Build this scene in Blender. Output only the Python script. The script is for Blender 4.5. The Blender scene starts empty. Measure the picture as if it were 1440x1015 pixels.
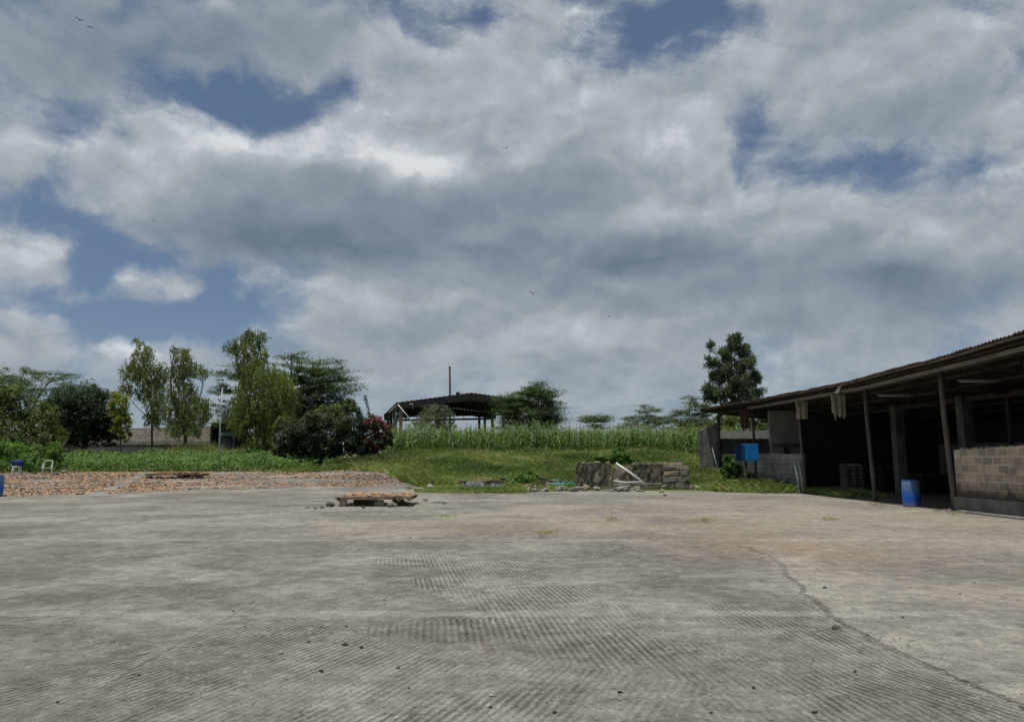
import bpy, bmesh, math, random
import numpy as np
from mathutils import Vector, Matrix, noise as mnoise

scene = bpy.context.scene
COL = scene.collection
R = math.radians

# ------------------------------------------------------------------ camera
FPX, CX, CY, HOR = 1040.0, 720.0, 507.5, 644.0
EYE = 1.6
PITCH = math.atan((HOR - CY) / FPX)
cam_d = bpy.data.cameras.new('camera')
cam_d.sensor_width = 36.0
cam_d.lens = FPX / 1440.0 * 36.0
cam_d.clip_end = 5000
cam_o = bpy.data.objects.new('camera', cam_d)
cam_o.location = (0, 0, EYE)
cam_o.rotation_euler = (math.pi / 2 + PITCH, 0, 0)
COL.objects.link(cam_o)
scene.camera = cam_o
CP, SP = math.cos(PITCH), math.sin(PITCH)


def ray(px, py):
    """direction through a photo pixel, scaled so that its forward (Y) part is 1"""
    x, y, z = px - CX, FPX, CY - py
    yy = y * CP - z * SP
    zz = y * SP + z * CP
    return x / yy, zz / yy


def at(px, py, Y):
    rx, rz = ray(px, py)
    return Vector((rx * Y, Y, EYE + rz * Y))


def ss(a, b, x):
    t = min(1.0, max(0.0, (x - a) / (b - a)))
    return t * t * (3 - 2 * t)


def ssn(a, b, x):
    t = np.clip((x - a) / (b - a), 0, 1)
    return t * t * (3 - 2 * t)


def Hn(x, y):
    L = .62 * ssn(34, 54, y) + .5 * ssn(54, 75, y) + 1.2 * ssn(75, 130, y)
    C = 2.0 * ssn(38.5, 62, y) + .9 * ssn(62, 120, y)
    m = ssn(-15, -8, x)
    s = ssn(13.2, 15, x) * ssn(60, 52, y)
    return L * (1 - m) + C * m * (1 - .45 * s)


def H(x, y):
    return float(Hn(np.float64(x), np.float64(y)))


def ground_at(px, py):
    rx, rz = ray(px, py)
    prev = 2.0
    Y = 2.0
    while Y < 300:
        if EYE + rz * Y <= H(rx * Y, Y):
            return Vector((rx * Y, Y, H(rx * Y, Y)))
        Y += .1
    return Vector((rx * 300, 300, H(rx * 300, 300)))


# ------------------------------------------------------------------ node helpers
def new_mat(name):
    m = bpy.data.materials.new(name)
    m.use_nodes = True
    nt = m.node_tree
    for n in list(nt.nodes):
        nt.nodes.remove(n)
    out = nt.nodes.new('ShaderNodeOutputMaterial')
    return m, nt, out


class NB:
    """little node builder"""
    def __init__(s, nt):
        s.nt = nt

    def n(s, t, **kw):
        nd = s.nt.nodes.new(t)
        for k, v in kw.items():
            setattr(nd, k, v)
        return nd

    def l(s, a, b):
        s.nt.links.new(a, b)

    def put(s, v, sock):
        if isinstance(v, bpy.types.NodeSocket):
            s.l(v, sock)
        elif isinstance(v, (tuple, list)) and sock.type == 'RGBA' and len(v) == 3:
            sock.default_value = (v[0], v[1], v[2], 1)
        else:
            sock.default_value = v

    def m(s, op, a, b=None, c=None, clamp=False):
        nd = s.n('ShaderNodeMath', operation=op, use_clamp=clamp)
        s.put(a, nd.inputs[0])
        if b is not None:
            s.put(b, nd.inputs[1])
        if c is not None:
            s.put(c, nd.inputs[2])
        return nd.outputs[0]

    def vm(s, op, a, b=None, out=0):
        nd = s.n('ShaderNodeVectorMath', operation=op)
        s.put(a, nd.inputs[0])
        if b is not None:
            s.put(b, nd.inputs[1])
        return nd.outputs['Value'] if op in ('DOT_PRODUCT', 'LENGTH') else nd.outputs[0]

    def noise(s, vec, scale, detail=4, rough=.55, dist=0.0, color=False):
        nd = s.n('ShaderNodeTexNoise')
        s.put(vec, nd.inputs['Vector'])
        nd.inputs['Scale'].default_value = scale
        nd.inputs['Detail'].default_value = detail
        nd.inputs['Roughness'].default_value = rough
        nd.inputs['Distortion'].default_value = dist
        return nd.outputs['Color' if color else 'Fac']

    def rng(s, v, a, b, c=0.0, d=1.0, smooth=True):
        nd = s.n('ShaderNodeMapRange')
        nd.interpolation_type = 'SMOOTHSTEP' if smooth else 'LINEAR'
        s.put(v, nd.inputs[0])
        for i, q in enumerate((a, b, c, d)):
            s.put(q, nd.inputs[i + 1])
        return nd.outputs[0]

    def mix(s, f, a, b, blend='MIX'):
        nd = s.n('ShaderNodeMix', data_type='RGBA', blend_type=blend)
        s.put(f, nd.inputs[0])
        s.put(a, nd.inputs[6])
        s.put(b, nd.inputs[7])
        return nd.outputs[2]

    def ramp(s, f, stops):
        nd = s.n('ShaderNodeValToRGB')
        e = nd.color_ramp.elements
        while len(e) < len(stops):
            e.new(.5)
        for i, (p, c) in enumerate(stops):
            e[i].position = p
            e[i].color = (c[0], c[1], c[2], 1)
        s.put(f, nd.inputs[0])
        return nd.outputs[0]

    def bump(s, h, strength=.5, dist=.01):
        nd = s.n('ShaderNodeBump')
        nd.inputs['Strength'].default_value = strength
        nd.inputs['Distance'].default_value = dist
        s.put(h, nd.inputs['Height'])
        return nd.outputs[0]

    def bsdf(s, col, rough=.8, metal=0.0, normal=None, spec=.3):
        nd = s.n('ShaderNodeBsdfPrincipled')
        s.put(col, nd.inputs['Base Color'])
        s.put(rough, nd.inputs['Roughness'])
        s.put(metal, nd.inputs['Metallic'])
        nd.inputs['Specular IOR Level'].default_value = spec
        if normal is not None:
            s.l(normal, nd.inputs['Normal'])
        return nd.outputs[0]


def surf_mat(name, c1, c2, scale=6, rough=.8, metal=0.0, bump=.3, c3=None, stretch=(1, 1, 1), spec=.3, bdist=.01):
    """a mottled, slightly bumpy surface in object space"""
    m, nt, out = new_mat(name)
    b = NB(nt)
    tc = b.n('ShaderNodeTexCoord').outputs['Object']
    v = b.vm('MULTIPLY', tc, stretch)
    f = b.noise(v, scale, 6, .62)
    col = b.mix(b.rng(f, .32, .68), c1, c2)
    if c3 is not None:
        g = b.noise(v, scale * .37, 5, .6, .4)
        col = b.mix(b.rng(g, .5, .68), col, c3)
    fine = b.noise(v, scale * 6, 3, .6)
    col = b.mix(.35, col, b.mix(fine, (.25, .25, .25), (1.5, 1.5, 1.5)), 'MULTIPLY')
    nrm = b.bump(b.m('ADD', f, b.m('MULTIPLY', fine, .4)), bump, bdist)
    b.l(b.bsdf(col, rough, metal, nrm, spec), out.inputs[0])
    return m


def leaf_mat(name, stops, trans=.33, rough=.55):
    m, nt, out = new_mat(name)
    b = NB(nt)
    a = b.n('ShaderNodeAttribute', attribute_name='rnd')
    col = b.ramp(a.outputs['Fac'], stops)
    p = b.bsdf(col, rough, 0, None, .25)
    t = b.n('ShaderNodeBsdfTranslucent')
    b.l(b.mix(.5, col, (.35, .5, .05), 'MULTIPLY'), t.inputs[0])
    b.put(b.mix(1, col, (1.2, 1.3, .5), 'MULTIPLY'), t.inputs[0])
    mx = b.n('ShaderNodeMixShader')
    mx.inputs[0].default_value = trans
    b.l(p, mx.inputs[1])
    b.l(t.outputs[0], mx.inputs[2])
    b.l(mx.outputs[0], out.inputs[0])
    return m


def block_mat(name, c1, c2, mortar, stain, bw=.45, rh=.23, mort=.014, stain_amt=.5, low_stain=None):
    m, nt, out = new_mat(name)
    b = NB(nt)
    tc = b.n('ShaderNodeTexCoord')
    uv = tc.outputs['UV']
    wob = b.vm('SUBTRACT', b.noise(uv, 2.5, 3, .5, 0, True), (.5, .5, .5))
    uvd = b.vm('ADD', uv, b.vm('MULTIPLY', wob, (.06, .05, 0)))
    br = b.n('ShaderNodeTexBrick')
    b.l(uvd, br.inputs['Vector'])
    br.inputs['Scale'].default_value = 1
    br.inputs['Brick Width'].default_value = bw
    br.inputs['Row Height'].default_value = rh
    br.inputs['Mortar Size'].default_value = mort
    br.inputs['Mortar Smooth'].default_value = .3
    br.inputs['Bias'].default_value = 0
    b.put(c1, br.inputs['Color1'])
    b.put(c2, br.inputs['Color2'])
    b.put(mortar, br.inputs['Mortar'])
    f = b.noise(uv, 1.3, 7, .65, .5)
    g = b.noise(uv, 14, 5, .65)
    col = b.mix(b.m('MULTIPLY', b.rng(f, .45, .7), stain_amt), br.outputs['Color'], stain)
    col = b.mix(.55, col, b.mix(g, (.35, .35, .35), (1.6, 1.6, 1.6)), 'MULTIPLY')
    if low_stain:
        sp = b.n('ShaderNodeSeparateXYZ')
        b.l(uv, sp.inputs[0])
        h = b.m('ADD', sp.outputs[1], b.m('MULTIPLY', b.m('SUBTRACT', f, .5), 1.2))
        k = b.rng(h, low_stain[0], low_stain[1], 1, 0)
        col = b.mix(b.m('MULTIPLY', k, low_stain[2]), col, (.035, .034, .032))
    h = b.m('ADD', b.m('MULTIPLY', br.outputs['Fac'], -1.0), b.m('MULTIPLY', g, .6))
    b.l(b.bsdf(col, .92, 0, b.bump(h, .6, .012), .15), out.inputs[0])
    return m


# ------------------------------------------------------------------ mesh helpers
def setp(o, label=None, cat=None, group=None, kind=None):
    if label:
        o['label'] = label
    if cat:
        o['category'] = cat
    if group:
        o['group'] = group
    if kind:
        o['kind'] = kind
    return o


def link(o, parent=None):
    COL.objects.link(o)
    if parent is not None:
        o.parent = parent
    return o


def empty(name, loc, rz=0.0, label=None, cat=None, group=None):
    o = bpy.data.objects.new(name, None)
    o.location = loc
    o.rotation_euler = (0, 0, rz)
    o.empty_display_size = .2
    link(o)
    return setp(o, label, cat, group)


def mesh_np(name, V, F, mat, parent=None, rnd=None, loc=None, smooth=False):
    V = np.asarray(V, dtype=np.float32)
    F = np.asarray(F, dtype=np.int32)
    me = bpy.data.meshes.new(name)
    me.vertices.add(len(V))
    me.vertices.foreach_set('co', V.ravel())
    k = F.shape[1]
    me.loops.add(F.size)
    me.loops.foreach_set('vertex_index', F.ravel())
    me.polygons.add(len(F))
    me.polygons.foreach_set('loop_start', np.arange(0, F.size, k, dtype=np.int32))
    if rnd is not None:
        a = me.attributes.new('rnd', 'FLOAT', 'POINT')
        a.data.foreach_set('value', np.asarray(rnd, dtype=np.float32))
    me.update(calc_edges=True)
    if smooth:
        me.polygons.foreach_set('use_smooth', np.ones(len(F), dtype=bool))
    me.materials.append(mat)
    o = bpy.data.objects.new(name, me)
    if loc is not None:
        o.location = loc
    return link(o, parent)


class MB:
    def __init__(s, seed=0):
        s.v, s.f, s.sm = [], [], []
        s.r = random.Random(seed)

    def add(s, verts, faces, smooth=False):
        o = len(s.v)
        s.v += [tuple(v) for v in verts]
        s.f += [tuple(i + o for i in f) for f in faces]
        s.sm += [smooth] * len(faces)

    def box(s, c, d, rz=0.0, jit=0.0, rx=0.0, ry=0.0):
        M = Matrix.Translation(c) @ Matrix.Rotation(rz, 4, 'Z') @ Matrix.Rotation(ry, 4, 'Y') @ Matrix.Rotation(rx, 4, 'X')
        q = []
        for x in (-.5, .5):
            for y in (-.5, .5):
                for z in (-.5, .5):
                    q.append(M @ Vector((x * d[0] + s.r.uniform(-jit, jit), y * d[1] + s.r.uniform(-jit, jit), z * d[2] + s.r.uniform(-jit, jit))))
        s.add(q, [(0, 1, 3, 2), (4, 6, 7, 5), (0, 4, 5, 1), (2, 3, 7, 6), (0, 2, 6, 4), (1, 5, 7, 3)])

    def beam(s, a, b, w, h, up=(0, 0, 1), jit=0.0):
        a, b = Vector(a), Vector(b)
        d = (b - a).normalized()
        side = d.cross(Vector(up)).normalized()
        u = side.cross(d)
        q = []
        for p in (a, b):
            for i, j in ((-1, -1), (1, -1), (1, 1), (-1, 1)):
                q.append(p + side * (i * w / 2 + s.r.uniform(-jit, jit)) + u * (j * h / 2 + s.r.uniform(-jit, jit)))
        s.add(q, [(3, 2, 1, 0), (4, 5, 6, 7), (0, 1, 5, 4), (1, 2, 6, 5), (2, 3, 7, 6), (3, 0, 4, 7)])

    def poly_beam(s, pts, w, h, jit=0.0):
        """rectangular bar along a polyline, w across (horizontal), h in z"""
        n = len(pts)
        q = []
        for i, p in enumerate(pts):
            p = Vector(p)
            d = (Vector(pts[min(i + 1, n - 1)]) - Vector(pts[max(i - 1, 0)]))
            d.z = 0
            d.normalize()
            sd = Vector((d.y, -d.x, 0))
            jz = s.r.uniform(-jit, jit)
            for a, b in ((-1, -1), (1, -1), (1, 1), (-1, 1)):
                q.append(p + sd * a * w / 2 + Vector((0, 0, b * h / 2 + jz)))
        f = [(3, 2, 1, 0), tuple(4 * (n - 1) + k for k in range(4))]
        for i in range(n - 1):
            for k in range(4):
                f.append((4 * i + k, 4 * i + (k + 1) % 4, 4 * i + 4 + (k + 1) % 4, 4 * i + 4 + k))
        s.add(q, f)

    def tube(s, pts, rad, n=8, cap=True):
        pts = [Vector(p) for p in pts]
        if not isinstance(rad, (list, tuple)):
            rad = [rad] * len(pts)
        q, f = [], []
        for i, p in enumerate(pts):
            d = (pts[min(i + 1, len(pts) - 1)] - pts[max(i - 1, 0)]).normalized()
            a = Vector((1, 0, 0)) if abs(d.x) < .8 else Vector((0, 1, 0))
            x = d.cross(a).normalized()
            y = d.cross(x)
            for k in range(n):
                t = 2 * math.pi * k / n
                q.append(p + (x * math.cos(t) + y * math.sin(t)) * rad[i])
        for i in range(len(pts) - 1):
            for k in range(n):
                f.append((i * n + k, i * n + (k + 1) % n, (i + 1) * n + (k + 1) % n, (i + 1) * n + k))
        if cap:
            f.append(tuple(range(n - 1, -1, -1)))
            f.append(tuple((len(pts) - 1) * n + k for k in range(n)))
        s.add(q, f, True)

    def lathe(s, prof, n=32, c=(0, 0, 0)):
        q, f = [], []
        for r, z in prof:
            for k in range(n):
                t = 2 * math.pi * k / n
                q.append((c[0] + r * math.cos(t), c[1] + r * math.sin(t), c[2] + z))
        for i in range(len(prof) - 1):
            for k in range(n):
                f.append((i * n + k, i * n + (k + 1) % n, (i + 1) * n + (k + 1) % n, (i + 1) * n + k))
        f.append(tuple(range(n - 1, -1, -1)))
        f.append(tuple((len(prof) - 1) * n + k for k in range(n)))
        s.add(q, f, True)

    def build(s, name, mat, parent=None, loc=None, bevel=0.0, rz=None):
        me = bpy.data.meshes.new(name)
        me.from_pydata(s.v, [], s.f)
        me.polygons.foreach_set('use_smooth', s.sm)
        me.update()
        bm = bmesh.new()
        bm.from_mesh(me)
        bmesh.ops.recalc_face_normals(bm, faces=bm.faces)
        if bevel > 0:
            bmesh.ops.bevel(bm, geom=[e for e in bm.edges if len(e.link_faces) == 2 and e.calc_face_angle(0) > .6], offset=bevel, segments=2, profile=.6, affect='EDGES')
        uv = bm.loops.layers.uv.new('UVMap')
        for fc in bm.faces:
            nx, ny, nz = (abs(t) for t in fc.normal)
            for lp in fc.loops:
                c = lp.vert.co
                lp[uv].uv = (c.y, c.z) if nx >= ny and nx >= nz else ((c.x, c.z) if ny >= nz else (c.x, c.y))
        bm.to_mesh(me)
        bm.free()
        me.materials.append(mat)
        o = bpy.data.objects.new(name, me)
        if loc is not None:
            o.location = loc
        if rz is not None:
            o.rotation_euler = (0, 0, rz)
        return link(o, parent)


# ------------------------------------------------------------------ materials
M = {}
M['wood_pale'] = surf_mat('weathered_pale_wood', (.25, .23, .2), (.36, .33, .28), 5, .85, 0, .4, (.14, .12, .1), (1, .25, 1))
M['wood_dark'] = surf_mat('dark_timber', (.045, .038, .033), (.09, .075, .063), 6, .85, 0, .5, (.03, .026, .022), (1, 1, .25))
M['wood_post'] = surf_mat('post_timber', (.085, .072, .06), (.15, .128, .108), 7, .85, 0, .5, (.06, .05, .045), (1, 1, .2))
M['wood_brown'] = surf_mat('brown_timber', (.18, .135, .1), (.28, .215, .155), 6, .85, 0, .4, (.08, .05, .035), (1, .3, 1))
M['rust'] = surf_mat('rusted_iron_sheet', (.036, .026, .023), (.07, .038, .028), 2.5, .75, .2, .25, (.05, .05, .052), (1, 1, 1))
M['iron_grey'] = surf_mat('dull_galvanised_iron', (.18, .18, .18), (.26, .26, .26), 3, .6, .3, .15, (.14, .09, .06))
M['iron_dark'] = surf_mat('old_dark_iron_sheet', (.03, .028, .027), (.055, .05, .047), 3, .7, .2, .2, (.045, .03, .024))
M['galv'] = surf_mat('galvanised_steel', (.3, .31, .32), (.42, .43, .44), 8, .5, .5, .1)
M['stone'] = surf_mat('grey_brown_stone', (.17, .158, .138), (.33, .3, .255), 4, .95, 0, .7, (.08, .075, .07))
M['stone_dark'] = surf_mat('dark_sooty_stone', (.055, .05, .045), (.13, .12, .105), 4, .95, 0, .7, (.14, .12, .1))
M['stone_warm'] = surf_mat('warm_cut_stone', (.27, .22, .16), (.42, .35, .26), 5, .95, 0, .6, (.09, .08, .068))
M['plaster_stained'] = surf_mat('mould_stained_plaster', (.04, .038, .035), (.2, .175, .14), 5, .95, 0, .9, (.34, .28, .205), (1, 1, .8), .2, .03)
M['concrete_light'] = surf_mat('light_concrete', (.22, .21, .195), (.32, .3, .275), 3, .95, 0, .4, (.14, .135, .12))
M['concrete_dark'] = surf_mat('dark_concrete', (.1, .097, .09), (.17, .162, .15), 2.2, .95, 0, .4, (.06, .06, .055), (1, 1, .6))
M['concrete_mid'] = surf_mat('weathered_grey_concrete', (.17, .165, .153), (.27, .26, .24), 2.2, .95, 0, .4, (.09, .088, .08), (1, 1, .6))
M['earth_floor'] = surf_mat('packed_earth_floor', (.11, .09, .07), (.17, .14, .108), 1.5, .95, 0, .5, (.07, .058, .046))
M['white_plastic'] = surf_mat('white_plastic', (.6, .6, .57), (.7, .7, .67), 6, .5, 0, .05)
M['white_pipe'] = surf_mat('white_pipe_plastic', (.66, .66, .64), (.76, .76, .74), 7, .45, 0, .05)
M['blue_paint'] = surf_mat('blue_painted_steel', (.012, .19, .5), (.016, .22, .56), 3, .45, 0, .06)
M['navy_paint'] = surf_mat('dark_blue_painted_steel', (.008, .03, .1), (.012, .045, .13), 3, .5, 0, .06)
M['blue_cloth'] = surf_mat('blue_bag_cloth', (.012, .02, .11), (.02, .035, .17), 8, .8, 0, .3)
M['sack'] = surf_mat('beige_sacking', (.28, .24, .17), (.4, .35, .26), 9, .95, 0, .4, (.24, .2, .14))
M['brown_cloth'] = surf_mat('brown_sacking', (.11, .06, .04), (.17, .1, .068), 8, .95, 0, .4)
M['tarp'] = surf_mat('grey_blue_tarpaulin', (.05, .068, .078), (.12, .15, .16), 5, .6, 0, .4, (.2, .22, .22))
M['net'] = surf_mat('turquoise_shade_net', (.04, .17, .14), (.09, .28, .23), 9, .8, 0, .4, (.02, .11, .09))
M['bark'] = surf_mat('tree_bark', (.07, .058, .045), (.14, .118, .095), 9, .95, 0, .8, (.05, .04, .03), (1, 1, .3))
M['bird'] = surf_mat('dark_feathers', (.015, .015, .016), (.03, .03, .032), 9, .8, 0, .1)
M['tube_white'] = surf_mat('fixture_enamel', (.2, .2, .19), (.27, .27, .26), 5, .5, 0, .05)
M['tube_pale'] = surf_mat('pale_grey_paint', (.45, .46, .46), (.58, .59, .58), 5, .5, 0, .05)
M['dung'] = surf_mat('dry_dark_clod', (.03, .026, .022), (.06, .05, .042), 12, .95, 0, .6)
M['pale_teal'] = surf_mat('pale_teal_sheet', (.2, .34, .33), (.3, .44, .42), 3, .5, 0, .1)

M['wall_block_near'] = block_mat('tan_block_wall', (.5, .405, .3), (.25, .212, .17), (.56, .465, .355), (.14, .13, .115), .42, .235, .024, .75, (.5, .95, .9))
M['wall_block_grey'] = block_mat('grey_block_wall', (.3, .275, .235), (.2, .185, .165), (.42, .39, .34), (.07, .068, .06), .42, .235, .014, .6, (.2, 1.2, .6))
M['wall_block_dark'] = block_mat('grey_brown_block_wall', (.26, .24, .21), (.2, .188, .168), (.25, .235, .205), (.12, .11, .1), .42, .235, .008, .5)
M['wall_boundary'] = block_mat('boundary_block_wall', (.54, .47, .38), (.32, .285, .24), (.62, .55, .45), (.13, .11, .09), .6, .3, .03, .5)


def drum_material():
    m, nt, out = new_mat('faded_blue_drum_plastic')
    b = NB(nt)
    tc = b.n('ShaderNodeTexCoord').outputs['Object']
    sp = b.n('ShaderNodeSeparateXYZ')
    b.l(tc, sp.inputs[0])
    f = b.noise(tc, 5, 5, .6)
    h = b.m('ADD', sp.outputs[2], b.m('MULTIPLY', b.m('SUBTRACT', f, .5), .25))
    col = b.mix(b.rng(h, .3, .75), (.012, .1, .42), (.09, .18, .33))
    col = b.mix(b.rng(f, .55, .75, 0, .7), col, (.17, .21, .27))
    g_ = b.noise(b.vm('MULTIPLY', tc, (1, 1, .15)), 16, 5, .7)
    col = b.mix(b.rng(g_, .56, .7, 0, .45), col, (.25, .25, .24))
    dz_ = b.m('ADD', sp.outputs[2], b.m('MULTIPLY', b.m('SUBTRACT', g_, .5), .3))
    col = b.mix(b.rng(dz_, 0, .2, .65, 0), col, (.22, .19, .15))
    b.l(b.bsdf(col, .5, 0, b.bump(f, .1, .01), .3), out.inputs[0])
    return m


M['drum'] = drum_material()

GREEN = {
    'olive': [(0, (.05, .07, .024)), (.5, (.1, .135, .042)), (1, (.17, .2, .065))],
    'dark': [(0, (.02, .034, .02)), (.6, (.042, .068, .034)), (1, (.085, .125, .055))],
    'weep': [(0, (.08, .11, .045)), (.5, (.165, .205, .08)), (1, (.28, .32, .13))],
    'weepgold': [(0, (.075, .11, .035)), (.5, (.155, .2, .058)), (1, (.29, .33, .1))],
    'yellow': [(0, (.1, .125, .02)), (.5, (.2, .23, .035)), (1, (.32, .33, .055))],
    'acacia': [(0, (.035, .065, .032)), (.5, (.08, .125, .056)), (1, (.14, .2, .082))],
    'pine': [(0, (.05, .075, .06)), (.5, (.115, .15, .11)), (1, (.21, .25, .18))],
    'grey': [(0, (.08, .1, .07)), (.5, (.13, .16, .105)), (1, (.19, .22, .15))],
    'maize': [(0, (.03, .065, .022)), (.5, (.08, .145, .042)), (.9, (.19, .27, .095)), (1, (.3, .28, .11))],
    'bean': [(0, (.05, .105, .024)), (.5, (.095, .18, .036)), (1, (.18, .28, .07))],
    'grass': [(0, (.09, .145, .048)), (.42, (.21, .28, .09)), (.72, (.36, .39, .16)), (1, (.52, .44, .26))],
    'far': [(0, (.08, .11, .08)), (.5, (.125, .16, .11)), (1, (.18, .21, .14))],  # paler, greyer greens: distance haze mixed into the leaf colour
}
G = {k: leaf_mat('leaf_' + k, v) for k, v in GREEN.items()}
G['bract'] = leaf_mat('leaf_bract', [(0, (.025, .042, .022)), (.55, (.05, .08, .034)), (.58, (.17, .016, .03)), (1, (.36, .045, .075))])
G['dry'] = leaf_mat('leaf_dry', [(0, (.15, .1, .05)), (.5, (.26, .18, .09)), (1, (.36, .27, .14))], .1)
G['pieces'] = leaf_mat('drying_offcuts', [(0, (.18, .1, .065)), (.25, (.3, .17, .1)), (.5, (.41, .225, .115)), (.75, (.46, .29, .155)), (1, (.38, .32, .25))], .0, .85)


# ------------------------------------------------------------------ ground
def ground_material():
    m, nt, out = new_mat('field_earth')
    b = NB(nt)
    tc = b.n('ShaderNodeTexCoord').outputs['Object']
    f = b.noise(tc, .12, 6, .6)
    g = b.noise(tc, 1.3, 6, .65)
    k = b.noise(tc, 9, 4, .6)
    col = b.mix(b.rng(f, .4, .62), (.1, .135, .045), (.17, .165, .075))
    col = b.mix(b.rng(g, .52, .72, 0, .8), col, (.15, .12, .075))
    col = b.mix(.5, col, b.mix(k, (.4, .4, .4), (1.5, 1.5, 1.5)), 'MULTIPLY')
    b.l(b.bsdf(col, .95, 0, b.bump(b.m('ADD', g, k), .8, .06), .1), out.inputs[0])
    return m


def concrete_material():
    m, nt, out = new_mat('combed_concrete')
    b = NB(nt)
    tc = b.n('ShaderNodeTexCoord').outputs['Object']
    sp = b.n('ShaderNodeSeparateXYZ')
    b.l(tc, sp.inputs[0])
    X, Y = sp.outputs[0], sp.outputs[1]
    wob = b.vm('SUBTRACT', b.noise(tc, .7, 4, .55, 0, True), (.5, .5, .5))
    ws = b.n('ShaderNodeSeparateXYZ')
    b.l(wob, ws.inputs[0])
    Xd = b.m('ADD', X, b.m('MULTIPLY', ws.outputs[0], .5))
    Yd = b.m('ADD', Y, b.m('MULTIPLY', ws.outputs[1], .35))
    big = b.noise(tc, .16, 6, .6, .3)
    mid = b.noise(tc, .9, 8, .68, .4)
    sm = b.noise(tc, 7, 8, .7)
    fine = b.noise(tc, 55, 5, .7)
    chips = b.noise(tc, 13, 5, .7)
    st = b.noise(b.vm('MULTIPLY', tc, (.5, 1.0, 1.0)), .8, 8, .7, .5)   # drag streaks across the yard
    # base tone
    col = b.mix(b.rng(big, .36, .64), (.158, .148, .134), (.232, .217, .194))
    col = b.mix(b.rng(mid, .45, .66, 0, .75), col, (.115, .108, .097))
    col = b.mix(b.rng(st, .5, .66, 0, .65), col, (.285, .264, .228))
    col = b.mix(b.rng(sm, .53, .68, 0, .6), col, (.29, .272, .24))
    col = b.mix(b.rng(b.noise(tc, 11, 6, .7), .54, .68, 0, .6), col, (.08, .074, .066))
    bg2 = b.noise(tc, .33, 6, .62, .6)
    col = b.mix(b.rng(bg2, .48, .62, 0, .65), col, (.31, .288, .25))
    col = b.mix(b.rng(bg2, .46, .34, 0, .5), col, (.115, .109, .1))
    # comb grooves: patches of parallel grooves, each patch its own direction
    vo = b.n('ShaderNodeTexVoronoi', feature='F1', voronoi_dimensions='2D')
    cv = b.vm('MULTIPLY', b.vm('ADD', tc, b.vm('MULTIPLY', wob, (.7, .5, 0))), (.3, .58, 1))
    b.l(cv, vo.inputs['Vector'])
    vo.inputs['Scale'].default_value = 1.0
    cs = b.n('ShaderNodeSeparateColor')
    b.l(vo.outputs['Color'], cs.inputs[0])
    ps = b.n('ShaderNodeSeparateXYZ')
    b.l(vo.outputs['Position'], ps.inputs[0])
    cx = b.m('DIVIDE', ps.outputs[0], .3)
    ang = b.m('ADD', b.m('MULTIPLY', b.m('SUBTRACT', cs.outputs[0], .5), .6), b.rng(cx, -4.5, 3.5, .75, -.35, False))
    rot = b.n('ShaderNodeVectorRotate', rotation_type='Z_AXIS')
    b.l(b.vm('ADD', tc, b.vm('MULTIPLY', wob, (.05, .05, 0))), rot.inputs['Vector'])
    b.l(ang, rot.inputs['Angle'])
    rs = b.n('ShaderNodeSeparateXYZ')
    b.l(rot.outputs[0], rs.inputs[0])
    ln_ = b.noise(b.vm('MULTIPLY', rot.outputs[0], (21, 1.1, 1)), 1.0, 3, .6)
    ph = b.m('ADD', b.m('MULTIPLY', rs.outputs[0], 2 * math.pi / .064), b.m('MULTIPLY', sm, 4.2))
    gsum = b.m('ADD', b.m('MULTIPLY', b.m('SINE', ph), .75), b.m('MULTIPLY', b.m('SUBTRACT', ln_, .5), 1.8))
    groove = b.rng(b.m('ADD', gsum, b.m('MULTIPLY', b.m('SUBTRACT', sm, .5), 2.2)), -.85, .12)
    patchy = b.noise(tc, .42, 5, .62, .4)
    worn = b.m('MULTIPLY', b.rng(patchy, .36, .58, .22, 1), b.rng(mid, .4, .56, .35, 1))
    # slab to the right of the long crack is trowelled smooth
    side = b.rng(b.m('ADD', Xd, b.m('MULTIPLY', b.rng(Y, 6.5, 13.5), -1.0)), 3.05, 3.35, 1, .06)
    far = b.rng(Y, 12, 19, 1, .1)
    gm = b.m('MULTIPLY', b.m('MULTIPLY', worn, side), far)
    gdark = b.m('MULTIPLY', b.m('SUBTRACT', 1.0, groove), gm)
    col = b.mix(b.m('MULTIPLY', gdark, .6), col, (.058, .053, .048))
    col = b.mix(b.m('MULTIPLY', b.m('MULTIPLY', groove, gm), .22), col, (.27, .25, .215))

    def gauss(x0, y0, sx, sy, wobble=1.0):
        dx = b.m('DIVIDE', b.m('SUBTRACT', b.m('ADD', X, b.m('MULTIPLY', ws.outputs[0], 3 * wobble)), x0), sx)
        dy = b.m('DIVIDE', b.m('SUBTRACT', b.m('ADD', Y, b.m('MULTIPLY', ws.outputs[1], 3 * wobble)), y0), sy)
        d = b.m('ADD', b.m('MULTIPLY', dx, dx), b.m('MULTIPLY', dy, dy))
        return b.m('POWER', 2.718, b.m('MULTIPLY', d, -1))

    # blown dust, lying pale and sandy over the right and far parts
    dust = b.m('MULTIPLY', gauss(8.5, 21, 10, 5.5), b.rng(st, .36, .6))
    col = b.mix(b.m('MULTIPLY', dust, .8), col, (.31, .265, .195))
    dust2 = b.m('MULTIPLY', b.rng(Xd, 3.3, 5.2), b.rng(mid, .36, .62))
    col = b.mix(b.m('MULTIPLY', dust2, .42), col, (.27, .24, .195))
    sand = b.m('MULTIPLY', gauss(4.9, 13.8, 1.7, 1.8), b.rng(sm, .3, .6))
    col = b.mix(b.m('MULTIPLY', sand, .85), col, (.26, .19, .115))
    sand2 = b.m('MULTIPLY', gauss(1.6, 17.3, 4.2, 1.5), b.rng(mid, .35, .6))
    col = b.mix(b.m('MULTIPLY', sand2, .6), col, (.27, .215, .14))
    dkp = b.m('MULTIPLY', gauss(-.2, 6.5, 1.2, .55), b.rng(sm, .32, .6))
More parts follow.
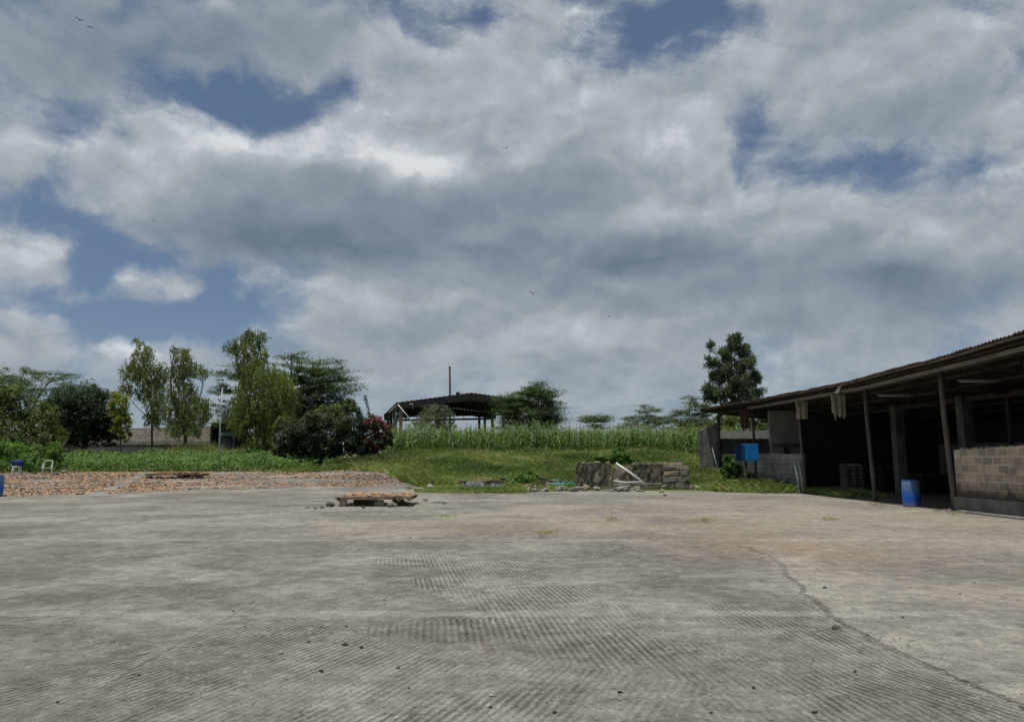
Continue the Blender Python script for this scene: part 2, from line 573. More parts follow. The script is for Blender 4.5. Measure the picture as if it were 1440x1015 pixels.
    col = b.mix(b.m('MULTIPLY', dkp, .6), col, (.085, .07, .056))
    dkp2 = b.m('MULTIPLY', gauss(-5.2, 8.5, 1.6, 1.0), b.rng(mid, .36, .6))
    col = b.mix(b.m('MULTIPLY', dkp2, .5), col, (.09, .082, .072))
    # crack edge: crushed pale concrete beside it
    crx = b.m('ADD', b.m('MULTIPLY', b.rng(Y, 6.5, 13.5), 1.05), 3.2)
    dc = b.m('SUBTRACT', Xd, crx)
    nearm = b.rng(Y, 13.2, 14.4, 1, 0)
    pale = b.m('MULTIPLY', b.rng(b.m('ABSOLUTE', b.m('SUBTRACT', dc, .2)), .05, .5, 1, 0), nearm)
    col = b.mix(b.m('MULTIPLY', b.m('MULTIPLY', pale, b.rng(mid, .4, .62)), .75), col, (.33, .305, .26))
    dcj = b.m('ADD', dc, b.m('MULTIPLY', b.m('SUBTRACT', sm, .5), .22))
    crk = b.m('MULTIPLY', b.rng(b.m('ABSOLUTE', dcj), .006, .05, 1, 0), b.m('MULTIPLY', nearm, b.m('MULTIPLY', b.rng(patchy, .36, .6, .25, 1), b.rng(chips, .36, .56))))
    col = b.mix(b.m('MULTIPLY', crk, .34), col, (.06, .055, .048))

    # slab joints on a 6.1 x 6.9 m grid, filled with paler mortar and here and there open and dark
    def joint(c, period, off, wj):
        t = b.m('DIVIDE', b.m('SUBTRACT', c, off), period)
        fr = b.m('ABSOLUTE', b.m('SUBTRACT', b.m('FRACT', b.m('ADD', t, .5)), .5))
        return b.rng(b.m('MULTIPLY', fr, period), wj * .25, wj, 1, 0)
    Xj = b.m('ADD', X, b.m('MULTIPLY', ws.outputs[0], .24))
    Yj = b.m('ADD', Y, b.m('MULTIPLY', ws.outputs[1], .3))
    j1 = b.m('MULTIPLY', joint(Yj, 6.9, 7.9, .2), 1.25)
    j2 = b.m('MULTIPLY', joint(Xj, 6.1, -2.9, .12), .45)
    jj = b.m('MAXIMUM', j1, j2)
    col = b.mix(b.m('MULTIPLY', jj, b.rng(patchy, .38, .6, .1, .6)), col, (.32, .3, .265))
    jd = b.m('MAXIMUM', b.m('MULTIPLY', joint(Yj, 6.9, 7.93, .022), .4), joint(Xj, 6.1, -2.87, .022))
    col = b.mix(b.m('MULTIPLY', jd, b.m('MULTIPLY', b.rng(patchy, .46, .6, 0, .8), b.rng(sm, .4, .55))), col, (.06, .055, .048))
    # hairline cracks and oil/dung stains
    hv = b.n('ShaderNodeTexVoronoi', feature='DISTANCE_TO_EDGE')
    b.l(b.vm('ADD', tc, b.vm('MULTIPLY', wob, (1.6, 1.6, 0))), hv.inputs['Vector'])
    hv.inputs['Scale'].default_value = .33
    hair = b.m('MULTIPLY', b.rng(hv.outputs['Distance'], .002, .008, 1, 0), b.rng(big, .46, .6))
    col = b.mix(b.m('MULTIPLY', hair, .5), col, (.06, .055, .05))
    spots = b.noise(tc, 2.6, 3, .5)
    col = b.mix(b.rng(spots, .68, .74, 0, .45), col, (.075, .068, .06))
    col = b.mix(b.m('MULTIPLY', b.rng(chips, .6, .67, 0, .75), b.rng(patchy, .38, .58)), col, (.36, .342, .305))
    chip2 = b.noise(tc, 34, 4, .65)
    col = b.mix(b.rng(chip2, .62, .7, 0, .6), col, (.34, .325, .29))
    dk = b.noise(tc, 21, 4, .65)
    col = b.mix(b.rng(dk, .56, .68, 0, .65), col, (.066, .06, .053))
    dk2 = b.noise(tc, 48, 3, .6)
    col = b.mix(b.rng(dk2, .6, .7, 0, .6), col, (.055, .05, .044))
    col = b.mix(.85, col, b.mix(fine, (.2, .2, .2), (1.8, 1.8, 1.8)), 'MULTIPLY')
    mott = b.noise(tc, 4.2, 7, .72, .4)
    col = b.mix(.6, col, b.mix(b.rng(mott, .3, .7, 0, 1, False), (.4, .4, .4), (1.6, 1.6, 1.6)), 'MULTIPLY')
    h = b.m('ADD', b.m('MULTIPLY', b.m('MULTIPLY', groove, gm), .8), b.m('ADD', b.m('MULTIPLY', sm, .9), b.m('MULTIPLY', fine, .5)))
    h = b.m('SUBTRACT', h, b.m('MULTIPLY', crk, 1.4))
    b.l(b.bsdf(col, .93, 0, b.bump(h, .9, .018), .12), out.inputs[0])
    return m


edge_pix = [(-420, 665), (-150, 665), (0, 665), (300, 663), (459, 662), (545, 665), (570, 677), (606, 688), (660, 692), (800, 690.5), (990, 691), (1090, 694)]
EDGE = sorted([(p.x, p.y) for p in (ground_at(*q) for q in edge_pix)])
EX = np.array([-400] + [e[0] for e in EDGE] + [13.2, 14, 400.])
EY = np.array([EDGE[0][1]] + [e[1] for e in EDGE] + [34.5, 34, 34.])


def yedge(x):
    return np.interp(x, EX, EY) + .22 * np.sin(np.asarray(x) * 2.1) + .13 * np.sin(np.asarray(x) * 5.3 + 1)


def axis(parts):
    out = []
    for a, b, s in parts:
        out += list(np.arange(a, b, s))
    return np.array(out + [parts[-1][1]])


def grid_sheet(name, xs, ys, zf, mat):
    Xg, Yg = np.meshgrid(xs, ys)
    V = np.stack([Xg.ravel(), Yg.ravel(), zf(Xg, Yg).ravel()], 1)
    nx, ny = len(xs), len(ys)
    i = np.arange((ny - 1) * (nx - 1))
    r, c = i // (nx - 1), i % (nx - 1)
    a = r * nx + c
    F = np.stack([a, a + 1, a + nx + 1, a + nx], 1)
    return mesh_np(name, V, F, mat, smooth=True)


def ground_z(x, y):
    inside = ssn(.3, 2.0, yedge(x) - y)
    rough = .05 * np.sin(x * 1.3 + .4 * y) * np.sin(y * 1.1) * ssn(36, 44, y)
    return Hn(x, y) + rough - .3 * inside


gxs = axis([(-1500, -300, 100), (-300, -80, 10), (-80, 50, .5), (50, 300, 10), (300, 1500, 100)])
gys = axis([(-60, 28, 4), (28, 80, .5), (80, 150, 3), (150, 400, 25), (400, 2600, 200)])
g = grid_sheet('ground', gxs, gys, ground_z, ground_material())
setp(g, kind='structure')

yxs = axis([(-90, -50, 2), (-50, 45, .4)])
rows = 110
V, F = [], []
ye = yedge(yxs)
for j in range(rows + 1):
    t = j / rows
    yy = -30 + (ye + 30) * t
    V.append(np.stack([yxs, yy, Hn(yxs, yy) + .012], 1))
V = np.concatenate(V)
nx = len(yxs)
i = np.arange(rows * (nx - 1))
a = (i // (nx - 1)) * nx + i % (nx - 1)
yard = mesh_np('concrete_yard', V, np.stack([a, a + 1, a + nx + 1, a + nx], 1), concrete_material(), smooth=True)
setp(yard, kind='structure')


# ------------------------------------------------------------------ foliage
def leaf_quads(P, D, Nn, ln, wd, rg, rnd):
    """quads at points P, long axis D, normal about Nn; per-leaf length ln, width wd"""
    n = len(P)
    D = D / (np.linalg.norm(D, axis=1, keepdims=True) + 1e-9)
    S = np.cross(D, Nn)
    S = S / (np.linalg.norm(S, axis=1, keepdims=True) + 1e-9)
    ln = np.broadcast_to(np.asarray(ln, float), (n,))[:, None]
    wd = np.broadcast_to(np.asarray(wd, float), (n,))[:, None]
    v = np.empty((n, 4, 3))
    v[:, 0] = P - D * ln * .5
    v[:, 1] = P + S * wd * .5 - D * ln * .05
    v[:, 2] = P + D * ln * .5
    v[:, 3] = P - S * wd * .5 - D * ln * .05
    return v.reshape(-1, 3), np.arange(n * 4).reshape(n, 4), np.repeat(rnd, 4)


def unit(rg, n):
    v = rg.normal(size=(n, 3))
    return v / np.linalg.norm(v, axis=1, keepdims=True)


class Leaves:
    def __init__(s):
        s.V, s.F, s.R, s.o = [], [], [], 0

    def add(s, t):
        v, f, r = t
        s.V.append(v)
        s.F.append(f + s.o)
        s.R.append(r)
        s.o += len(v)

    def build(s, name, mat, parent=None):
        return mesh_np(name, np.concatenate(s.V), np.concatenate(s.F), mat, parent, np.concatenate(s.R))


def crown_points(rg, c, r, ncl):
    """cluster centres in an ellipsoid lump, mostly towards its outside"""
    u = unit(rg, ncl)
    rad = rg.uniform(.2, 1, ncl) ** .5
    rad = np.where(rg.uniform(size=ncl) < .16, rad * rg.uniform(1.05, 1.35, ncl), rad)
    return c + u * r * rad[:, None], u


def style_leaf(L, rg, c, r, n, size, ncl, tone):
    cl, u = crown_points(rg, c, r, ncl)
    k = rg.integers(0, ncl, n)
    sig = .17 * r.mean()
    P = cl[k] + rg.normal(size=(n, 3)) * np.array([sig, sig, sig * .75]) * rg.uniform(.4, 1.1, ncl)[k][:, None]
    Nn = u[k] * .7 + unit(rg, n) * .9 + np.array([0, 0, .5])
    D = np.cross(Nn, unit(rg, n))
    tn = np.clip(tone + rg.normal(0, .14, ncl)[k] + rg.normal(0, .12, n), 0, 1)
    s = size * rg.uniform(.6, 1.35, n)
    L.add(leaf_quads(P, D, Nn, s, s * .62, rg, tn))
    return cl


def style_weep(L, rg, c, r, n, size, ncl, tone):
    cl, u = crown_points(rg, c, r, ncl)
    per = max(6, n // ncl)
    ln = rg.uniform(.35, 1.0, ncl) * min(1.9, .8 * r[2] + .35)
    t = rg.uniform(0, 1, (ncl, per))
    drift = rg.normal(size=(ncl, 3)) * .12
    drift[:, 2] = 0
    P = cl[:, None, :] + drift[:, None, :] * t[:, :, None] * 2
    P = P + rg.normal(size=(ncl, per, 3)) * .09
    P[:, :, 2] -= t * ln[:, None]
    P = P.reshape(-1, 3)
    m = len(P)
    D = np.tile([0, 0, -1.0], (m, 1)) + rg.normal(size=(m, 3)) * .38
    Nn = unit(rg, m) + np.array([0, 0, .2])
    tn = np.clip(tone + np.repeat(rg.normal(0, .16, ncl), per) + rg.normal(0, .12, m), 0, 1)
    s = size * rg.uniform(.7, 1.4, m)
    L.add(leaf_quads(P, D, Nn, s, s * .34, rg, tn))
    return cl


def style_acacia(L, rg, c, r, n, size, ncl, tone):
    u = rg.normal(size=(ncl, 2))
    u /= np.linalg.norm(u, axis=1, keepdims=True)
    rad = rg.uniform(.1, 1, ncl) ** .55
    cl = np.empty((ncl, 3))
    cl[:, :2] = c[:2] + u * rad[:, None] * r[:2]
    cl[:, 2] = c[2] + r[2] * (rg.uniform(-1, 1, ncl)) * (1 - .5 * rad ** 2) - .35 * r[2] * rad ** 2
    k = rg.integers(0, ncl, n)
    sx = rg.uniform(.3, .75, ncl)
    along, across = rg.normal(size=n) * sx[k] * 1.15, rg.normal(size=n) * sx[k] * .5
    P = cl[k].copy()
    P[:, 0] += u[k, 0] * along - u[k, 1] * across
    P[:, 1] += u[k, 1] * along + u[k, 0] * across
    P[:, 2] += rg.normal(size=n) * .1 + .12 * along * rg.uniform(.2, 1, ncl)[k] - .09 * across ** 2
    Nn = np.tile([0, 0, 1.0], (n, 1)) + rg.normal(size=(n, 3)) * .45
    D = rg.normal(size=(n, 3))
    D[:, 2] *= .3
    tn = np.clip(tone + rg.normal(0, .15, ncl)[k] + rg.normal(0, .12, n), 0, 1)
    s = size * rg.uniform(.6, 1.3, n)
    L.add(leaf_quads(P, D, Nn, s, s * .5, rg, tn))
    return cl


def style_needle(L, rg, c, r, n, size, ncl, tone):
    cl, u = crown_points(rg, c, r, ncl)
    k = rg.integers(0, ncl, n)
    D = u[k] * .5 + unit(rg, n) * .75 + np.array([0, 0, .45])
    D /= np.linalg.norm(D, axis=1, keepdims=True)
    s = size * rg.uniform(.6, 1.3, n)
    P = cl[k] + D * s[:, None] * .5 + rg.normal(size=(n, 3)) * .2
    tn = np.clip(tone + rg.normal(0, .27, ncl)[k] + rg.normal(0, .12, n), 0, 1)
    L.add(leaf_quads(P, D, unit(rg, n), s, s * .22, rg, tn))
    return cl


STYLE = {'leaf': style_leaf, 'weep': style_weep, 'acacia': style_acacia, 'needle': style_needle}


def bent(a, b, rnd, k=.12, n=5):
    a, b = Vector(a), Vector(b)
    d = (b - a).length
    o = Vector((rnd.uniform(-1, 1), rnd.uniform(-1, 1), rnd.uniform(-.3, .6))) * d * k
    return [a.lerp(b, t / n) + o * math.sin(math.pi * t / n) for t in range(n + 1)]


DENS = {'leaf': (1.6, 1.12), 'weep': (1.35, 1.12), 'acacia': (2.3, 1.15), 'needle': (.95, .95)}


def tree(name, label, cat, base_px, Y, lumps, style, mat, n, size, seed, trunk_r=.14, clus=26, group=None, limbs=True, trunk_name='trunk', depth=1.0, twigs=5, fork=.35):
    """lumps: (px, py, rx, ry[, tone[, dy]]) in photo pixels at distance Y, given real depth"""
    n, size = int(n * DENS[style][0]), size * DENS[style][1]
    clus = int(clus * (1.35 if style in ('weep', 'acacia') else 1.15))
    rg = np.random.default_rng(seed)
    rnd = random.Random(seed)
    bx = ray(base_px, HOR)[0] * Y
    bz = H(bx, Y) - .05
    base = Vector((bx, Y, bz))
    t = empty(name, base, 0, label, cat, group)
    L = Leaves()
    mb = MB(seed)
    tot = sum(l[2] * l[3] for l in lumps)
    wide = max(abs(l[0] - base_px) + l[2] for l in lumps) / FPX * Y
    cs = []
    for l in lumps:
        px, py, rx, ry = l[:4]
        tone = l[4] if len(l) > 4 else .5
        rr = np.array([rx, rx * depth, ry]) / FPX * Y * (.77 if style == 'needle' else 1)
        dy = l[5] if len(l) > 5 else rnd.uniform(-.3, .3) * max(.2, wide - rr[0]) * depth
        c = at(px, py, Y + dy) - base
        share = l[2] * l[3] / tot
        ncl = max(6, int(clus * len(lumps) * share ** .8))
        cl = STYLE[style](L, rg, np.array(c), rr, max(60, int(n * share)), size, ncl, tone)
        cs.append((c, cl, rr))
    L.build('crown', mat, t)
    if limbs:
        top = max(cs, key=lambda q: q[0].z)
        low = min(q[0].z - q[2][2] for q in cs)
        hf = max(.25, min(top[0].z * fork, max(low + .3, top[0].z * .2)))
        cen = Vector((0, 0, 0))
        for c, _, _ in cs:
            cen += c / len(cs)
        fk = Vector((cen.x * .35, cen.y * .3, hf))
        mb.tube(bent((0, 0, -.2), fk, rnd, .05), [trunk_r * (1.25 - .07 * i) for i in range(6)], 8)
        for c, cl, rr in cs:
            rad = trunk_r * (.45 if c is not top[0] else .75)
            pts = bent(fk, c, rnd, .1)
            mb.tube(pts, [rad * (1 - .14 * i) for i in range(6)], 6, False)
            for q in range(min(twigs, len(cl))):
                e = Vector(cl[rnd.randrange(len(cl))])
                mb.tube(bent(pts[rnd.choice((3, 4, 5))], e, rnd, .1, 4), [rad * .3 * (1 - .2 * i) for i in range(5)], 4, False)
        mb.build(trunk_name, M['bark'], t)
    return t


# left-hand trees and bushes
tree('acacia_tree', 'flat topped acacia with thin spreading branches behind the olive bush', 'tree', 40, 82,
     [(-30, 530, 60, 12, .45), (30, 524, 50, 7, .5), (80, 526, 38, 6, .5), (50, 540, 60, 10, .4), (5, 553, 60, 14, .4), (90, 548, 30, 8, .4)],
     'acacia', G['acacia'], 9000, .16, 11, .2, 16, twigs=7)
tree('bush', 'large olive green bush beside the dark round tree', 'bush', 20, 59,
     [(-40, 575, 55, 42, .45), (18, 572, 38, 32, .55), (58, 596, 30, 30, .5), (10, 612, 45, 28, .4), (70, 618, 20, 22, .45), (-5, 550, 26, 14, .6)],
     'leaf', G['olive'], 17000, .17, 12, .12, 34)
tree('leafy_bush', 'low leafy bush behind the white stool and chair', 'bush', 40, 53.5,
     [(-40, 640, 36, 22, .5), (15, 640, 30, 20, .55), (55, 640, 26, 19, .6), (80, 646, 12, 14, .55), (35, 655, 40, 9, .4)],
     'leaf', G['bean'], 9000, .17, 13, .05, 26)
tree('dark_tree', 'dark dense round crowned tree with near black green leaves', 'tree', 122, 66,
     [(115, 580, 42, 36, .45), (88, 575, 28, 30, .5), (142, 590, 26, 32, .4), (118, 560, 32, 20, .6), (105, 605, 34, 20, .35), (158, 610, 12, 16, .4), (80, 598, 20, 24, .4)],
     'leaf', G['dark'], 24000, .17, 14, .2, 40, fork=.25)
tree('yellow_green_tree', 'small yellow green tree at the edge of the dark round tree', 'tree', 170, 64,
     [(166, 572, 15, 18, .6), (172, 594, 13, 16, .45), (160, 558, 10, 10, .7), (176, 612, 8, 10, .35)],
     'leaf', G['yellow'], 4200, .13, 15, .06, 20)
tree('weeping_tree', 'slim drooping tree with bare lower trunk before the block wall', 'tree', 218, 70,
     [(200, 494, 15, 14, .55), (188, 520, 18, 16, .5), (209, 523, 17, 20, .5), (176, 545, 10, 11, .45), (220, 548, 15, 22, .5), (202, 550, 11, 9, .4), (229, 522, 9, 14, .5), (212, 588, 13, 8, .4), (222, 572, 9, 20, .4), (194, 478, 6, 4, .5)],
     'weep', G['weep'], 7600, .2, 16, .1, 30, depth=.9, fork=.62)
tree('weeping_tree', 'bushier drooping tree hiding the middle of the block wall', 'tree', 259, 68,
     [(258, 500, 15, 12, .5), (252, 520, 16, 14, .5), (272, 516, 13, 10, .5), (286, 521, 8, 6, .5), (258, 548, 22, 20, .5), (247, 575, 17, 22, .5), (272, 575, 22, 22, .6), (287, 572, 10, 18, .6), (258, 600, 26, 12, .45), (246, 491, 6, 4, .5)],
     'weep', G['weep'], 9500, .2, 17, .16, 30, depth=.9, fork=.3)
tree('acacia_tree', 'wide layered acacia spreading behind the tall golden weeping tree', 'tree', 415, 77,
     [(440, 512, 44, 8, .5), (462, 521, 36, 7, .55), (425, 530, 70, 12, .45), (470, 545, 34, 10, .5), (350, 515, 26, 7, .5), (328, 527, 26, 7, .5), (316, 546, 18, 10, .45), (460, 563, 28, 11, .45), (410, 500, 22, 5, .5), (430, 555, 48, 22, .4), (325, 575, 24, 18, .4), (455, 585, 40, 14, .4), (475, 575, 26, 12, .45), (430, 575, 50, 16, .4), (405, 545, 40, 18, .4), (448, 533, 48, 9, .5), (395, 585, 50, 20, .4), (330, 592, 26, 10, .4)],
     'acacia', G['acacia'], 36000, .17, 18, .26, 20, twigs=7)
tree('weeping_tree', 'tall golden green weeping tree in front of the wide acacia', 'tree', 380, 66,
     [(347, 470, 12, 9, .4), (364, 474, 11, 11, .4), (327, 485, 10, 11, .4), (345, 490, 17, 13, .45), (366, 498, 13, 13, .5), (342, 515, 9, 20, .45), (370, 525, 32, 20, .55), (385, 550, 30, 28, .6), (345, 560, 18, 30, .65), (392, 580, 28, 30, .5), (360, 590, 24, 32, .4), (335, 585, 14, 22, .6), (402, 545, 14, 28, .65), (375, 615, 24, 14, .4)],
     'weep', G['weepgold'], 21000, .2, 19, .2, 34, depth=.9, fork=.45)
tree('bush', 'yellow green shrub growing behind the dark thicket', 'bush', 470, 62,
     [(470, 580, 24, 14, .5), (492, 572, 10, 14, .6), (445, 588, 20, 14, .5), (400, 598, 14, 14, .6)], 'leaf', G['olive'], 5500, .16, 20, .06, 24)
tree('bush', 'dark green thicket at the edge of the grass left of red bougainvillea', 'bush', 440, 57,
     [(425, 602, 24, 13, .6), (452, 596, 22, 14, .75), (408, 618, 18, 13, .5), (438, 616, 20, 14, .5), (465, 612, 20, 15, .55), (398, 634, 14, 10, .45), (422, 635, 14, 11, .4), (446, 640, 12, 13, .35), (468, 632, 14, 11, .45), (484, 598, 16, 13, .7), (438, 585, 10, 8, .8)],
     'leaf', G['dark'], 15000, .15, 21, .08, 34)
tree('bougainvillea', 'bougainvillea bush with deep red blossom on its right side', 'bush', 512, 57,
     [(500, 604, 24, 18, .3), (490, 622, 20, 16, .25), (524, 594, 13, 10, .5), (537, 603, 13, 15, .6), (528, 622, 20, 14, .4), (545, 615, 8, 14, .45), (512, 632, 22, 8, .2)],
     'leaf', G['bract'], 12500, .13, 22, .07, 34)
# dry stalks that rise out of the bougainvillea
for (px, py0, py1, dx, lab) in ((521, 590, 556, -8, 'tall dry seed stalk leaning left above the bougainvillea'), (508, 590, 573, -3, 'short dry seed stalk above the bougainvillea'), (503, 592, 575, -1, 'shortest dry seed stalk left above the bougainvillea')):
    mb = MB(px)
    o = at(px, py0, 56.3)
    e = at(px + dx, py1, 56.3)
    base = Vector((o.x, o.y, H(o.x, o.y)))
    st = empty('dry_stalk', base, 0, lab, 'plant')
    mb.tube([(0, 0, 0), o - base, (o - base).lerp(e - base, .5) + Vector((.05, 0, 0)), e - base], [.03, .025, .02, .012], 5)
    mb.build('stem', M['bark'], st)
    L = Leaves()
    rg = np.random.default_rng(px)
    n = 170
    tt = rg.uniform(0, 1, n)[:, None]
    P = np.array(o - base)[None] * (1 - tt) + np.array(e - base)[None] * tt + rg.normal(size=(n, 3)) * .07
    L.add(leaf_quads(P, unit(rg, n), unit(rg, n), .13, .08, rg, rg.uniform(0, .5, n)))
    L.build('foliage', G['dark'], st)
# around the far shed
tree('grey_shrub', 'thin grey green shrub in front of the open steel shed', 'bush', 612, 74,
     [(612, 582, 24, 12, .5), (600, 595, 24, 11, .5), (626, 596, 18, 12, .5), (618, 573, 12, 6, .6)], 'leaf', G['grey'], 4200, .13, 23, .05, 28)
tree('acacia_tree', 'rounded acacia bush tree at the right end of the steel shed', 'tree', 745, 80,
     [(742, 562, 36, 12, .5), (712, 560, 14, 5, .55), (756, 551, 26, 9, .5), (772, 570, 20, 8, .5), (745, 580, 42, 12, .45), (720, 575, 20, 10, .45), (740, 595, 40, 9, .4), (757, 540, 7, 6, .5), (748, 548, 14, 6, .5), (775, 588, 16, 7, .4)],
     'acacia', G['acacia'], 21000, .16, 24, .16, 22)
tree('pine_tree', 'tall dark pine standing behind the far end of the long shed', 'tree', 1033, 108,
     [(1033, 480, 10, 9, .55), (1022, 497, 13, 12, .5), (1044, 495, 13, 12, .55), (1001, 488, 5, 6, .5), (1000, 510, 9, 9, .5), (1030, 518, 22, 14, .45), (1055, 512, 10, 12, .5), (1010, 532, 16, 10, .45), (1040, 540, 26, 13, .45), (1062, 532, 10, 10, .5), (996, 548, 12, 6, .5), (1015, 555, 24, 9, .45), (1050, 560, 22, 10, .45), (1068, 552, 6, 8, .5), (1000, 560, 14, 6, .4), (1035, 575, 30, 10, .4)],
     'needle', G['pine'], 24000, .62, 25, .28, 15, depth=.9, fork=.6)
tree('acacia_tree', 'small flat acacia alone on the skyline above the maize', 'tree', 838, 120,
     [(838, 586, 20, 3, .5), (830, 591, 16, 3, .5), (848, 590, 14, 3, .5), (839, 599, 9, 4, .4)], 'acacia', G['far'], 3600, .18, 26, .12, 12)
tree('acacia_tree', 'middle acacia with peaked crown on the skyline above the maize', 'tree', 912, 118,
     [(906, 571, 10, 2.5, .5), (912, 577, 18, 4, .5), (905, 588, 28, 6, .45), (925, 590, 22, 6, .45), (900, 598, 30, 5, .4)], 'acacia', G['far'], 6500, .18, 27, .14, 14)
tree('acacia_tree', 'acacia next to the pine with two tiers above the maize', 'tree', 976, 115,
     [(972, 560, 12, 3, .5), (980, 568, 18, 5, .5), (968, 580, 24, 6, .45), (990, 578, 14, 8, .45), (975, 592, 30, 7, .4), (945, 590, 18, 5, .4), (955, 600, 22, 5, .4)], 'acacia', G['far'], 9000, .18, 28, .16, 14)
tree('tree', 'pale green bushy tree behind the far bay of the long shed', 'tree', 1035, 80,
     [(1030, 588, 22, 12, .6), (1058, 590, 20, 14, .6), (1010, 595, 16, 10, .5), (1075, 592, 20, 12, .55), (1045, 605, 40, 10, .5), (1095, 590, 20, 20, .5)], 'leaf', G['olive'], 8000, .2, 29, .12, 26)
tree('weed_bush', 'dark leafy weed bush behind the ruined stone wall', 'bush', 866, 42.5,
     [(866, 642, 20, 9, .4), (848, 646, 14, 7, .4), (884, 648, 14, 6, .45), (872, 634, 8, 6, .5)], 'leaf', G['bean'], 2600, .13, 30, .03, 20)
tree('weed_bush', 'shaded leafy weed growing against the shed wall left of blue box', 'bush', 1028, 42.6,
     [(1026, 650, 8, 11, .5), (1034, 660, 9, 10, .35), (1022, 662, 8, 8, .5)], 'leaf', G['bean'], 1500, .12, 31, .02, 16)
tree('weed_bush', 'bright leafy weed growing under the blue box', 'bush', 1057, 38.5,
     [(1056, 670, 10, 7, .75), (1064, 676, 9, 5, .7), (1050, 678, 9, 5, .6)], 'leaf', G['bean'], 900, .11, 32, .02, 12)
tree('weed_bush', 'green broadleaf weed clump before the low stone row', 'bush', 736, 39.8,
     [(734, 672, 18, 6, .65), (722, 678, 16, 5, .6), (748, 668, 10, 6, .65)], 'leaf', G['bean'], 1700, .11, 33, .02, 16)

# far woods that close the horizon
L = Leaves()
rg = np.random.default_rng(5)
for k in range(330):
    x = rg.uniform(-330, 330)
    y = 235 + rg.uniform(-18, 40)
    h = rg.uniform(3.0, 6.2) * (1.25 if x < -60 else .85)
    c = np.array([x, y, H(x, y) + h * .55])
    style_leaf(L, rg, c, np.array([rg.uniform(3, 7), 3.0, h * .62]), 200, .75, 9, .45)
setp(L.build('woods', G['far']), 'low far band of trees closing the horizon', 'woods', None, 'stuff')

# ------------------------------------------------------------------ crops and grass
def maize_mesh(seed):
    rg = np.random.default_rng(seed)
    rnd = random.Random(seed)
    V, F, T = [], [], []

    def strip(pts, wds, side, tone):
        o = len(V)
        for p, w in zip(pts, wds):
            V.append(p - side * w / 2)
            V.append(p + side * w / 2)
            T.extend([tone, tone])
        for q in range(len(pts) - 1):
            F.append((o + 2 * q, o + 2 * q + 1, o + 2 * q + 3, o + 2 * q + 2))
    h = rnd.uniform(1.75, 2.15)
    for a in (0, 2.1, 4.2):
        s = np.array([math.cos(a), math.sin(a), 0])
        strip([np.array([0, 0, z]) for z in (0, h * .5, h)], [.035, .03, .015], s, .45)
    nl = 11
    for q in range(nl):
        z0 = .18 + (h - .35) * q / (nl - 1)
        a = q * math.pi + rnd.uniform(-.7, .7) + seed
        d = np.array([math.cos(a), math.sin(a), 0])
        ln = rnd.uniform(.8, 1.15) * (1 - .35 * abs(q / (nl - 1) - .45))
        up = rnd.uniform(.5, .85)
        pts, wds = [], []
        for t in (0, .25, .5, .75, 1):
            pts.append(np.array([0, 0, z0]) + d * ln * t * (.95 - .12 * t) + np.array([0, 0, ln * (up * t - 1.05 * t * t)]))
            wds.append(.125 * (1 - t ** 2.2) * (.55 + .9 * min(t, .4)) + .006)
        side = np.cross(d, [0, 0, 1.0]) + np.array([0, 0, rnd.uniform(-.3, .3)])
        strip(pts, wds, side, rnd.uniform(.25, .9) if q > 1 else rnd.uniform(.4, 1))
    for q in range(5):
        a = q * 1.3
        d = np.array([math.cos(a), math.sin(a), 0]) * (.12 if q else 0.0)
        strip([np.array([0, 0, h]), np.array([0, 0, h + .18]) + d * .6, np.array([0, 0, h + .3]) + d * 1.4], [.012, .018, .006], np.array([-math.sin(a), math.cos(a), 0]), rnd.uniform(.86, 1.0))
    return np.array(V), np.array(F), np.array(T)


MZ = [maize_mesh(s) for s in range(6)]
mz_mesh = []
for k, (v, f, t) in enumerate(MZ):
    me_o = mesh_np('maize_plant', v, f, G['maize'], None, t)
    mz_mesh.append(me_o)
rg = np.random.default_rng(77)
front, rest = [], []
row = 0
y = 58.6
while y < 92:
    x0, x1 = -.162 * y, .262 * y
    if y > 66:
        x1 = .31 * y
    for x in np.arange(x0, x1, .52):
        xx, yy = x + rg.normal() * .13, y + rg.normal() * .16
        if rg.uniform() < .05:
            continue
        (front if row < 5 else rest).append((xx, yy))
    y += .75 if row < 12 else 1.3
    row += 1
front.sort(key=lambda p: p[1])
rest += front[240:]
front = front[:240]
for i, (x, y) in enumerate(front):
    o = mz_mesh[i % 6]
    if i >= 6:
        o = o.copy()
        COL.objects.link(o)
    s = rg.uniform(.72, 1.14) * (1 + .16 * math.sin(x * .7) * math.sin(x * .23 + 1))
    o.location = (x, y, H(x, y) - .02)
    o.rotation_euler = (rg.normal() * .05, rg.normal() * .05, rg.uniform(0, 6.28))
    o.scale = (s, s, s)
    setp(o, 'green maize plant in the front rows of the field', 'maize plant', 'maize plants along the front of the field')
L = Leaves()
for (x, y) in rest:
    v, f, t = MZ[rg.integers(0, 6)]
    a = rg.uniform(0, 6.28)
    s = rg.uniform(.85, 1.15) * (1 + .1 * math.sin(x * .6 + y * .3))
    c, q = math.cos(a), math.sin(a)
    w = np.stack([(v[:, 0] * c - v[:, 1] * q) * s + x, (v[:, 0] * q + v[:, 1] * c) * s + y, v[:, 2] * s + H(x, y)], 1)
    L.add((w, f, np.clip(t + rg.normal() * .08, 0, 1)))
setp(L.build('maize_crop', G['maize']), 'dense mass of maize behind the front rows', 'maize', None, 'stuff')

